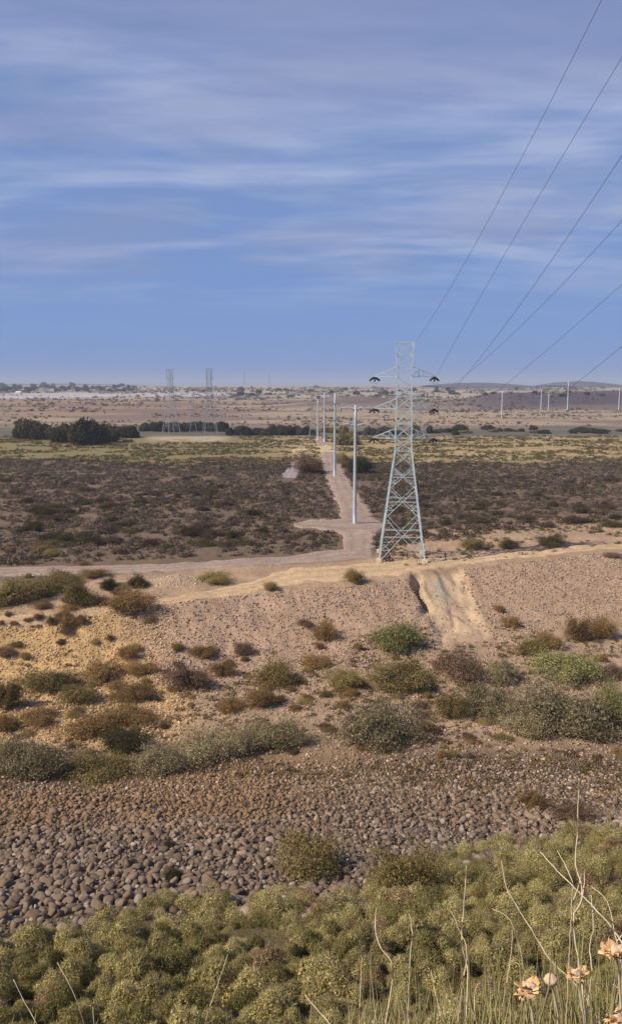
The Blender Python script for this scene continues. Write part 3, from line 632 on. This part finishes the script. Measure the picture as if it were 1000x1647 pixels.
def samp_g(r, n):
    Y = np.sqrt(r.uniform(270**2, 455**2, n)); X = r.uniform(-.46, .46, n)*Y; m = (~on_track(X, Y)) & (fbm(X/16, Y/9, 19) > .45) & (Y > 290+(fbm(X/30, Y/20, 15)-.5)*70)
    m &= ~((X/Y < -.09) & (X/Y > -.22) & (Y > 400))
    return X[m], Y[m]
scrub('grass_scrub', 15000, samp_g, lambda r, X, Y: .5+1.0*r.random(len(X))**2, 30, [(.22, .20, .08), (.26, .23, .10), (.17, .16, .07), (.24, .18, .09), (.15, .12, .07)], 33, 'yellow green grass and low scrub before the line of trees', hs=.4, leaf=.25)
def samp_f(r, n):
    Y = np.exp(r.uniform(math.log(560), math.log(2600), n)); X = r.uniform(-.48, .48, n)*Y; m = fbm(X/90, Y/60, 20) > .47; return X[m], Y[m]
scrub('far_scrub', 9000, samp_f, lambda r, X, Y: (.0012+.0024*r.random(len(X))**3)*Y, 16, [(.17, .14, .11), (.20, .16, .125), (.15, .125, .115), (.22, .175, .13)], 34, 'scattered dark scrub on the far plain', leaf=.4, hs=.45)

# ------------------------------------------------------------------ trees
def tree_proto(kind, seed, n=4200):
    root = empty('tree', (0, 0, 0)); r = np.random.default_rng(seed); P = []; Nn = []
    for k in range(16):
        a = r.random()*6.283; q = math.sqrt(r.random())*.66; c = np.array([math.cos(a)*q, math.sin(a)*q, .12+.60*(1-q*.8)*r.random()**.8]); rr = .25+.18*r.random()
        m = n//16; d = r.normal(size=(m, 3)); d /= np.linalg.norm(d, axis=1)[:, None]; P.append(c+d*(rr*r.random(m)**.35)[:, None]*np.array([1.1, 1.1, .8])); Nn.append(d)
    P = np.concatenate(P); Nn = np.concatenate(Nn); P[:, 2] = np.abs(P[:, 2]); V, Fs = tris_shell(P, .085, Nn+P*.3, r, .6); mk('crown', V, Fs, M_leaf, root, cols=leafcols(kind, len(Fs)))
    mb = MB(); mb.tube([(0, 0, -.05), (.02, 0, .15), (0, .03, .35)], [.05, .04, .03], 7)
    for k in range(5): a = k*1.3; mb.tube([(0, 0, .15), (math.cos(a)*.25, math.sin(a)*.25, .4), (math.cos(a)*.5, math.sin(a)*.5, .62)], [.03, .02, .008], 5)
    mb.build('trunk', M_wood, root); return root
TP = {}
def tree(px, py, wpx, hpx, kind, label, group, cat='tree'):
    x, y, z = hit(px, py); s = wpx*y/FPX/2; k = (kind, random.randrange(2))
    if k not in TP: TP[k] = tree_proto(kind, 500+len(TP)); o = TP[k]
    else: o = copy_tree(TP[k])
    o.location = (x, y+s*.3, float(H(x, y+s*.3))-.2); o.rotation_euler = (0, 0, random.random()*6.28); o.scale = (s, s, hpx*y/FPX*1.05); return tag(o, label, cat, group)
GT = 'dark trees beyond the grass at left'
tree(42, 706, 54, 42, 'dark', 'dark round tree, leftmost of the big trees beyond the grass', GT)
tree(70, 708, 46, 30, 'dark', 'lower dark tree between the leftmost round tree and the broad one', GT)
tree(105, 712, 62, 40, 'dark', 'dark tree forming the left part of the broad clump', GT)
tree(135, 716, 76, 48, 'dark', 'tallest dark tree in the middle of the broad clump at left', GT)
tree(168, 712, 54, 40, 'dark', 'dark tree forming the right part of the broad clump', GT)
tree(205, 704, 44, 26, 'dark', 'low dark tree just right of the broad clump at left', GT)
KIND['line'] = [(.075, .078, .05), (.10, .10, .065), (.06, .06, .045)]; KIND['lineplum'] = [(.12, .10, .095), (.09, .08, .075), (.14, .12, .11)]
for i in range(34):
    px = 228+i*8.3+random.uniform(-3, 3)
    if px < 362: yy = 694
    else: yy = 700
    tree(px, yy+random.uniform(-1, 1), random.uniform(16, 30), random.uniform(11, 20), random.choice(['line', 'line', 'lineplum']), 'low dark tree in the tree line left of the poles', 'tree line left of the poles')
for i in range(46):
    if random.random() < .25: continue
    px = 528+i*10.6+random.uniform(-4, 4); yy = 698+random.uniform(-3, 2) if px < 760 else 695+random.uniform(-4, 3)
    tree(px, yy, random.uniform(12, 38), random.uniform(7, 19) if px < 760 else random.uniform(4, 11), random.choice(['line', 'lineplum', 'olive' if px < 800 else 'line']), 'low dark tree in the tree line right of the poles', 'tree line right of the poles')
tree(560, 716, 44, 26, 'olive', 'olive bushy tree right of the track in front of the tree line', 'tree line right of the poles')
for i in range(110):     # skyline trees about the village
    px = random.uniform(0, 215) if i < 70 else random.uniform(380, 1000); py = random.uniform(621, 631) if i < 70 else random.uniform(628, 640)
    if 0 < px < 380 and py > 631: py = 629
    tree(px, py, random.uniform(6, 15), random.uniform(3, 8), 'line', 'tiny dark tree on the far plain near the skyline', 'tiny trees near the skyline')

# ------------------------------------------------------------------ lattice tower
def lerp(a, b, t): return a+(b-a)*t
def half(z):   # half width of the tower body with height
    return np.interp(z, [0, 17.6, 29, 34.6], [3.65, 1.32, 1.12, 1.38])
ZL = [0, 7.0, 11.6, 15.0, 17.6, 19.6, 21.9, 24.3, 26.2, 27.8, 29.3, 31.0, 32.8, 34.6]
def corner(i, z): h = float(half(z)); return Vector(((-1, 1, 1, -1)[i]*h, (-1, -1, 1, 1)[i]*h, z))
def lattice(name, mat, full=True, wl=.24, wb=.11, arm=4.75):
    root = empty(name, (0, 0, 0))
    for i in range(4):
        mb = MB()
        for a, b in zip(ZL[:-1], ZL[1:]): mb.bar(corner(i, a), corner(i, b), wl if a < 17 else wl*.75)
        mb.build('leg', mat, root)
    for f in range(4):
        mb = MB(); g = (f+1) % 4
        for k, (a, b) in enumerate(zip(ZL[:-1], ZL[1:])):
            if full or k < 13:
                mb.bar(corner(f, a), corner(g, b), wb, wb*.8); mb.bar(corner(g, a), corner(f, b)+Vector((0, 0, .01)), wb*.9, wb*.7)
            if k in (0, 1, 2):
                zm = a+(b-a)*float(half(a))/(float(half(a))+float(half(b))); mb.bar(corner(f, zm), corner(g, zm), wb*.95)
            if k >= 4 or k == 3: mb.bar(corner(f, b), corner(g, b), wb*.8)
            if full and k < 3:          # redundant members of the lower panels
                cA = corner(f, a).lerp(corner(g, b), .27); cB = corner(g, a).lerp(corner(f, b), .27)
                mb.bar(corner(f, cA.z), cA, wb*.6); mb.bar(corner(g, cB.z), cB, wb*.6)
                mb.bar(corner(f, lerp(a, zm, .78)), cA, wb*.6); mb.bar(corner(g, lerp(a, zm, .78)), cB, wb*.6)
                cC = corner(f, b).lerp(corner(g, a), .25); cD = corner(g, b).lerp(corner(f, a), .25)
                mb.bar(corner(f, cC.z), cC, wb*.55); mb.bar(corner(g, cD.z), cD, wb*.55)
        mb.build('bracing', mat, root)
    for (zt, zb) in ((30.9, 29.3), (25.9, 24.3), (21.2, 19.6)):
        for s in (-1, 1):
            mb = MB(); tip = Vector((s*arm, 0, zb+.05)); hb = float(half(zb)); ht = float(half(zt))
            for y in (-1, 1):
                lo = Vector((s*hb, y*hb, zb)); up = Vector((s*ht, y*ht, zt)); mb.bar(lo, tip, wb*.7); mb.bar(up, tip+Vector((0, 0, .08)), wb*.7)
                for t0, t1 in ((.3, .3), (.6, .6)):
                    mb.bar(lo.lerp(tip, t0), up.lerp(tip, t1), wb*.6)
                mb.bar(lo.lerp(tip, .3), up.lerp(tip, .6), wb*.55); mb.bar(lo, up.lerp(tip, .3), wb*.55)
            for t in (.3, .6): mb.bar(Vector((s*hb, -hb, zb)).lerp(tip, t), Vector((s*hb, hb, zb)).lerp(tip, t), wb*.6)
            a = mb.build('crossarm', mat, root)
    mb = MB()
    for y in (-1, 1): mb.bar((-1.6, y*1.38, 34.65), (1.6, y*1.38, 34.65), wb*1.3)
    for s in (-1, 1): mb.bar((s*1.5, -1.38, 34.67), (s*1.5, 1.38, 34.67), wb)
    mb.build('top_beam', mat, root)
    return root
TX, TY, TZ = 15.0, 130.0, float(H(15.0, 130.0))
tw = lattice('lattice_tower', M_steel); tw.location = (TX-.2, TY, TZ+.15); tw.rotation_euler = (0, 0, R(-5))
tag(tw, 'tall pale steel lattice tower with three pairs of arms beside the dirt road', 'pylon', 'lattice towers of the power line')
for i in range(4):
    c = corner(i, 0); mb = MB(); mb.box((c.x, c.y, -1.0), 1.0, 1.0, 1.55, .8); mb.build('footing', M_conc, tw)
def insulator(x, z, L=1.1):
    mb = MB(); mb.tube([(x, 0, z), (x, 0, z-.12)], .03, 6)
    n = 9; pts = []; rad = []
    for k in range(n):
        zz = z-.12-(L-.2)*k/n
        for dz, rr in ((0, .05), (.02, .16), (.06, .15), (.08, .05)): pts.append((x, 0, zz-dz)); rad.append(rr)
    mb.tube(pts, rad, 10)
    return mb
for zb in (29.3, 24.3, 19.6):
    for s in (-1, 1):
        mb = insulator(s*4.7, zb, .85)
        # strain strings lying along the span, fore and aft, and the jumper between them
        for q in (-1, 1):
            pts = []; rad = []
            for k in range(8):
                for dd, rr in ((0, .05), (.03, .19), (.08, .17), (.11, .05)): pts.append((s*4.7+q*(.15+.10*k+dd)*.75, q*(.2+.15*k+dd*1.2), zb-.12-.05*k)); rad.append(rr)
            mb.tube(pts, rad, 10)
        mb.tube([(s*4.7-.95, -1.3, zb-.5), (s*4.7-.4, -.7, zb-1.0), (s*4.7+.4, .7, zb-1.0), (s*4.7+.95, 1.3, zb-.5)], .02, 6)
        mb.build('insulator', M_ins, tw, smooth=True)

# conductors running from the tower up past the camera's right
def local(x, z): a = R(-5); return Vector((TX-.2+x*math.cos(a), TY+x*math.sin(a), TZ+.15+z))
Sx = .05
def wire(start, pts, label, rad=.021):
    """parabola through the attachment and measured sight lines, straight in plan"""
    ys = [start.y]; zs = [start.z]
    for px, py in pts:
        d = ray(px, py); d = d/d[1]; Y = (start.x+Sx*start.y)/(d[0]+Sx); ys.append(Y); zs.append(CAMH+d[2]*Y)
    w_ = np.ones(len(ys)); w_[0] = 6; cf_ = np.polyfit(ys, zs, 2, w=w_)
    mb = MB(); P = []
    for Y in np.linspace(start.y, -35, 90): P.append((start.x+Sx*(start.y-Y), Y, float(np.polyval(cf_, Y))))
    P[0] = tuple(start)
    mb.tube(P, rad, 6); o = mb.build('power_cable', M_wire, None, smooth=True); tag(o, label, 'cable', 'cables of the power line')
wire(local(1.6, 34.65), [(728, 460), (784, 352), (840, 248), (896, 140), (968, 0)], 'topmost thin cable rising from the tower top to the upper edge')
wire(local(4.7, 28.9), [(776, 468), (840, 360), (896, 268), (960, 156), (1000, 90)], 'second cable from the top, reaching the right edge high up')
wire(local(4.7, 24.0), [(744, 610), (800, 540), (856, 460), (920, 366), (1000, 252)], 'third cable from the top, thickest and darkest one')
wire(local(-4.7, 24.0), [(864, 496), (920, 444), (1000, 352)], 'faint cable between the darkest one and the two lowest', .011)
wire(local(4.7, 19.3), [(824, 608), (880, 563), (940, 512), (1000, 455)], 'second lowest cable, meeting the skyline right of the tower', .015)
wire(local(-4.7, 19.3), [(936, 608), (970, 582), (1000, 556)], 'lowest cable, crossing the skyline near the right edge', .010)

# ------------------------------------------------------------------ poles along the track
def pole(px, ptop, pbase, label, arms=((0.2, 2.9), (3.4, 2.8)), r0=.30, r1=.16, rz=0, first=True, w=1.0, Y=None, group='steel poles along the track', mat=None):
    mat = mat or M_pole
    x, y, z = hit(px, pbase)
    top = at(px, ptop, y); hgt = top.z-z; root = empty('utility_pole', (x, y, z), rz)
    mb = MB(); n = 7; mb.tube([(0, 0, -.3+(hgt+.3)*k/n) for k in range(n+1)], [r0+(r1-r0)*k/n for k in range(n+1)], 12); mb.build('shaft', mat, root, smooth=True)
    for dz, hw in arms:
        mb = MB()
        for s in (-1, 1): mb.tube([(s*.1, 0, hgt-dz-.5), (s*hw*.5, 0, hgt-dz-.1), (s*hw, 0, hgt-dz-.25)], [.10*w, .085*w, .05*w], 6)
        arm = mb.build('crossarm', mat, root)
        for s in (-1, 1):
            q = MB(); zz = hgt-dz-.3; q.tube([(s*hw, 0, zz), (s*hw, 0, zz-.15), (s*hw, 0, zz-.2), (s*hw, 0, zz-.6), (s*hw, 0, zz-.7)], [.03, .05, .09, .09, .03], 8); q.build('insulator', M_ins, arm)
    mb = MB(); mb.tube([(0, 0, hgt*.45), (0, 0, hgt*.45+.3)], r0*.95, 12); mb.build('collar', mat, root)
    if r0 > .25:
        mb = MB(); mb.tube([(0, 0, -.2), (0, 0, .12)], .62, 16); mb.build('base_plate', M_conc, root)
    return tag(root, label, 'pole', group)
pole(570, 651, 843, 'nearest pale steel pole with two wide arms, left of the tower', arms=((.4, 2.9), (3.7, 2.8)), r0=.38, r1=.24, w=2)
pole(538, 632, 767, 'second steel pole along the track, taller than the third', arms=((3.0, 2.2), (8.0, 2.0)), r0=.42, r1=.26, rz=.9, w=1.6)
pole(521.5, 632, 711, 'third steel pole along the track at its far end, brightest', arms=((4.0, 3.0), (8.5, 3.0)), r0=.46, r1=.3, rz=.2)
pole(511, 642, 708, 'fourth steel pole along the track, just right of the small tower', arms=((3.0, 2.8), (6.5, 2.8)), r0=.46, r1=.3, rz=.2)
GP = 'poles far off on the right'
for (px, a, b, lb) in ((806, 628, 672, 'pale pole far off, leftmost and nearest of those right of the tower'), (869, 627, 660, 'pale far pole right of the leftmost, left of a shorter one'), (881, 633, 660, 'shortest of the pale far poles, close beside another'),
                       (911.5, 614, 660, 'tallest far pale pole at right, reaching above the skyline'), (994, 625, 660, 'pale far pole at the right edge')):
    pole(px, a, b, lb, arms=((1.5, 3.0),), r0=.6, r1=.45, w=2.5, group=GP)
# far lattice towers: lighter copies of the tower
def far_tower(px, ptop, pbase, label, Y=None, rz=.2, fat=2.2, mat=M_far):
    if Y is None: x, y, z = hit(px, pbase)
    else: q = at(px, pbase, Y); x, y, z = q.x, Y, q.z
    hgt = at(px, ptop, y).z-z; sc = hgt/34.7
    global FT
    try: o = copy_tree(FT)
    except NameError:
        FT = lattice('lattice_tower', mat, full=False, wl=.22, wb=.06, arm=2.6); o = FT
    o.location = (x, y, z); o.scale = (sc, sc, sc); o.rotation_euler = (0, 0, rz); return tag(o, label, 'pylon', 'lattice towers of the power line')
far_tower(503, 641, 706, 'small bluish lattice tower at the far end of the track', rz=.1)
far_tower(338, 593, 700, 'tallest far lattice tower, standing on the pale strip at left', rz=.3)
far_tower(311, 640, 700, 'shorter lattice tower just left of the tallest far one')
far_tower(276, 594, 696, 'slim far lattice tower, leftmost of all', rz=.7)
far_tower(393, 598, 624, 'tiny lattice tower on the skyline, nearer to the tallest far one')
far_tower(433, 598, 624, 'tiny lattice tower on the skyline, farther right')
far_tower(672, 630, 694, 'faint slim tower seen just behind the right arms of the main tower')

# ------------------------------------------------------------------ village on the skyline
def house(px, py, wpx, hpx, wall, roofm, label, group='houses of the far village', pitched=True):
    x, y, z = hit(px, py); wd = wpx*y/FPX; h = hpx*y/FPX; dp = wd*.7
    root = empty('house', (x, y, z-.5), random.uniform(-.3, .3)); mb = MB(); mb.box((0, 0, 0), wd, dp, h); mb.build('wall', wall, root)
    mb = MB()
    if pitched:
        n = 0; mb.V = [(-wd*.55, -dp*.58, h+.02), (wd*.55, -dp*.58, h+.02), (wd*.55, dp*.58, h+.02), (-wd*.55, dp*.58, h+.02), (-wd*.55, 0, h*1.4), (wd*.55, 0, h*1.4)]
        mb.F = [(0, 1, 5, 4), (2, 3, 4, 5), (3, 2, 1, 0), (0, 4, 3, 3), (1, 2, 5, 5)]
    else: mb.box((0, 0, h+.02), wd*1.06, dp*1.06, h*.12)
    mb.build('roof', roofm, root)
    for q in (-.3, .3):
        mb = MB(); mb.box((wd*q, -dp/2-.05, h*.35), wd*.14, .3, h*.35); mb.build('window', M_win, root)
    mb = MB(); mb.box((0, -dp/2-.05, .3), wd*.12, .3, h*.6); mb.build('door', M_win, root)
    return tag(root, label, 'house', group)
house(31, 636, 8, 5, M_wall, M_wall, 'bright white house standing on the pale flat at far left')
house(85, 632, 5, 5, M_wall, M_wall2, 'narrow white house at the middle of the pale flat')
house(208, 625, 7, 3.5, M_wall, M_wall, 'long white building at the right end of the far village', pitched=False)
for i in range(26):
    house(random.uniform(0, 205), random.uniform(624, 630), random.uniform(4, 9), random.uniform(1.5, 3), random.choice([M_wall, M_wall2, M_wall2]), M_roof, 'tiny low house in the far village along the skyline at left', pitched=bool(i % 2))

# ------------------------------------------------------------------ foreground stalks, blades and flower heads
def stalk(pts, Y, r0, label, mat=M_stalk, twigs=0, name='dry_stalk', reach=True, cat='stalk', group='dry stalks close to the camera'):
    """pts: sight lines from base to tip; Y distance"""
    P = [at(px, py, Y+.05*i) for i, (px, py) in enumerate(pts)]
    root_pt = P[0]; d = (P[0]-P[1]).normalized(); gz = float(H(P[0].x, P[0].y))
    if reach:
        k_ = min(3.0, (P[0].z-gz)/max(.02, P[1].z-P[0].z)); q_ = P[0]+(P[0]-P[1])*k_; b_ = Vector((P[0].x+max(-.4, min(.4, q_.x-P[0].x)), P[0].y, gz-.05)); n_ = max(1, int((b_-P[0]).length/max(.03, (P[1]-P[0]).length))); P0_ = P[0].copy(); sl_ = (P[0]-P[1]).x/max(.01, (P[1]-P[0]).z)
        for i_ in range(1, n_+1):
            t_ = i_/n_; P.insert(0, Vector((P0_.x+(b_.x-P0_.x)*(1-(1-t_)**2), P0_.y, P0_.z+(b_.z-P0_.z)*t_)))
    # smooth
    Q = []; n = len(P)
    for i in range(n-1):
        p0 = P[max(i-1, 0)]; p1 = P[i]; p2 = P[i+1]; p3 = P[min(i+2, n-1)]
        for t in (0, .25, .5, .75): Q.append(.5*((2*p1)+(p2-p0)*t+(2*p0-5*p1+4*p2-p3)*t*t+(3*p1-p0-3*p2+p3)*t**3))
    Q.append(P[-1]); m = len(Q); rr = random.Random(int(pts[0][0]*7)); Q = [q+Vector((rr.uniform(-1, 1), rr.uniform(-1, 1), 0))*.0018 for q in Q]
    o = MB(); r0 *= 1.15; o.tube(Q, [r0*(1-.72*i/(m-1)) for i in range(m)], 7)
    for k in range(twigs):
        i = rr.randrange(m//2, m-1); a = Q[i]; e = a+Vector((rr.uniform(-.05, .05), rr.uniform(-.04, .04), rr.uniform(.03, .09))); o.tube([a, a.lerp(e, .5)+Vector((.004, 0, .002)), e], [r0*.45, r0*.35, r0*.15], 5)
    o = o.build(name, mat, None, smooth=True); return tag(o, label, cat, group)
ST = [
 ([(940, 1640), (932, 1560), (921, 1480), (934, 1450), (934, 1420), (925, 1390), (928, 1330), (930, 1270)], 2.2, .0045, 1, 'tallest upright dry stalk near the right edge'),
 ([(1010, 1540), (985, 1495), (950, 1455), (915, 1420), (890, 1395), (868, 1370)], 2.1, .0048, 2, 'stalk slanting up left across the tallest one'),
 ([(965, 1647), (930, 1590), (885, 1545), (860, 1505), (835, 1465), (815, 1430), (806, 1385)], 2.3, .0045, 1, 'long curved stalk rising left past the pale flower head'),
 ([(951, 1560), (948, 1520), (953, 1490), (950, 1440)], 2.0, .0038, 0, 'short straight stalk crossing the tallest one low down'),
 ([(920, 1420), (910, 1395), (896, 1368)], 2.1, .0035, 1, 'short forked twig ending in a pale bud'),
 ([(1000, 1560), (988, 1500), (975, 1450), (950, 1425)], 2.15, .004, 1, 'bent stalk at the right edge behind the tallest one'),
 ([(748, 1647), (752, 1570), (742, 1510), (746, 1450), (750, 1392)], 2.4, .0042, 1, 'thin upright stalk left of the curved one'),
 ([(744, 1580), (750, 1530), (740, 1500), (725, 1465)], 2.45, .0035, 0, 'short side shoot next to the thin upright stalk'),
 ([(620, 1647), (632, 1560), (610, 1520), (603, 1490), (606, 1460)], 2.4, .0042, 0, 'kinked stalk in the lower middle, leftmost of a near pair'),
 ([(656, 1647), (658, 1570), (662, 1500), (658, 1470)], 2.45, .0038, 0, 'straight stalk just right of the kinked one'),
 ([(577, 1647), (579, 1590), (582, 1540)], 2.5, .0035, 0, 'short straight stalk left of the kinked one'),
 ([(540, 1660), (515, 1630), (490, 1600)], 2.3, .0045, 0, 'thick broken stalk leaning left at the lower middle'),
 ([(812, 1590), (820, 1545), (823, 1495)], 2.4, .0035, 0, 'short curved stalk left of the flower heads'),
 ([(838, 1540), (820, 1480), (790, 1462)], 2.6, .003, 0, 'small faint twig bent left above the flower heads'),
 ([(335, 1625), (350, 1585), (366, 1535)], 3.2, .0042, 0, 'lone leaning stalk in the left half of the thicket'),
 ([(124, 1610), (108, 1575), (92, 1548)], 3.2, .004, 0, 'thin stalk leaning left near the lower left corner'),
 ([(60, 1647), (42, 1615), (22, 1575)], 3.0, .004, 0, 'thin stalk leaning left, nearest the lower left corner'),
 ([(152, 1660), (150, 1620)], 2.8, .004, 0, 'short stub of a stalk at the lower left bottom edge'),
 ([(712, 1650), (700, 1600), (693, 1560)], 2.3, .0036, 0, 'short stalk leaning left under the thin upright one'),
 ([(765, 1650), (762, 1600), (770, 1580)], 2.3, .0034, 0, 'short stalk right of the thin upright one'),
]
for pts, Y, r0, tw_, lb in ST: stalk(pts, Y, r0, lb, twigs=tw_)
# grass blades, uncountable
mb = MB(); rr = random.Random(5)
for k in range(430):
    px = 480+560*rr.random()**.75 if k > 25 else rr.uniform(0, 480); Y = rr.uniform(1.9, 3.4); ptop = lerp(1640, 1500, ((px-480)/520 if px > 480 else 0)*rr.random()**.7)-rr.uniform(-18, 22)
    ptop -= 70*(k % 7 == 0)*(px > 560); b = at(px+rr.uniform(-15, 15), 1690, Y); t = at(px+rr.uniform(-34, 30), ptop, Y+rr.uniform(-.1, .1)); g = Vector((b.x+rr.uniform(-.05, .05), b.y, float(H(b.x, b.y))-.02))
    r0 = rr.uniform(.0012, .0032)*(1.25 if k % 4 == 0 else 1); mid = b.lerp(t, .5)+Vector((rr.uniform(-.02, .02), 0, 0)); mb.tube([g, b, mid, t], [r0*1.3, r0, r0*.8, r0*.25], 5, cap=False)
tag(mb.build('dry_grass', M_grass, None, smooth=True), 'dry green and straw grass blades at the lower right', 'grass', kind='stuff')
def flower(px, py, wpx, Y, label, petals=9, ball=False, seed=1):
    r = np.random.default_rng(seed); c = at(px, py, Y); s = wpx*Y/FPX/2*1.1; root = empty('flower_head', c)
    V = []; F_ = []; n = 0
    V_, F0 = ico(3)
    if ball:
        W = V_*s*.62*(1+.25*(r.random((len(V_), 1))-.5)); W[:, 2] *= .85; mk('seed_head', W, F0, M_petal2, root)
    else:
        W = V_*s*.34*np.array([1.3, .8, 1])*(1+.5*(r.random((len(V_), 1))-.5)); W[:, 2] += s*.12; mk('seed_head', W, F0, M_petal2, root)
    V = []; Fq = []
    rows = 6; cols_ = 6
    for k in range(petals*3):
        a = k*2*math.pi/petals+r.uniform(-.5, .5); ln = s*r.uniform(.45, 1.1)*(.6 if ball else 1); wd = s*r.uniform(.5, .9); lift = r.uniform(-.25, .7); cur = r.uniform(-1.0, .4)
        base = len(V)
        for i in range(rows):
            t = i/(rows-1); ww = wd*(math.sin(math.pi*min(1, .15+t*.8))**.7)
            for j in range(cols_):
                u = (j/(cols_-1)-.5); x = ln*t; y = ww*u*2*.6; z = lift*ln*t+cur*ln*t*t*.5+s*.12*math.cos(u*9+k)*t+r.uniform(-1, 1)*s*.07
                V.append((x*math.cos(a)-y*math.sin(a), (x*math.sin(a)+y*math.cos(a))*.45, z-(s*.28 if ball else 0)))
        for i in range(rows-1):
            for j in range(cols_-1): q = base+i*cols_+j; Fq.append((q, q+1, q+cols_+1, q+cols_))
    mk('petals', V, Fq, M_petal, root, smooth=False)
    mb = MB(); g = float(H(c.x+.03, c.y)); e = Vector((.05, .02, g-c.z)); mb.tube([(0, 0, -s*.1), (.012, 0, -s*1.5), (.03, .01, -s*4), e], [.0030, .0035, .004, .005], 7); mb.build('stem', M_stalk, root, smooth=True)
    return tag(root, label, 'flower', 'dried flower heads at the lower right')
flower(850, 1592, 54, 2.0, 'ragged tan dried flower head, leftmost and widest of the group', seed=2)
flower(885, 1576, 34, 2.05, 'round pale fluffy seed head with rusty underside, second from left', ball=True, seed=3)
flower(926, 1568, 40, 2.05, 'tan dried flower head between the fluffy one and the right edge', seed=4, petals=7)
flower(990, 1532, 56, 2.0, 'dried flower head highest of the group, cut by the right edge', seed=5, petals=11)
flower(992, 1640, 50, 1.9, 'dried flower head in the very lower right corner', seed=6)

# ------------------------------------------------------------------ haze
m = bpy.data.materials.new('haze_air'); m.use_nodes = True; N_ = m.node_tree.nodes; L_ = m.node_tree.links; N_.remove(N_['Principled BSDF'])
v = N_.new('ShaderNodeVolumePrincipled'); v.inputs['Color'].default_value = (.72, .83, 1, 1); v.inputs['Density'].default_value = .00015; v.inputs['Anisotropy'].default_value = .0
L_.new(v.outputs[0], N_['Material Output'].inputs['Volume'])
mb = MB(); mb.box((0, 6000, -14), 46000, 20400, 150); tag(mb.build('haze', m), kind='stuff')
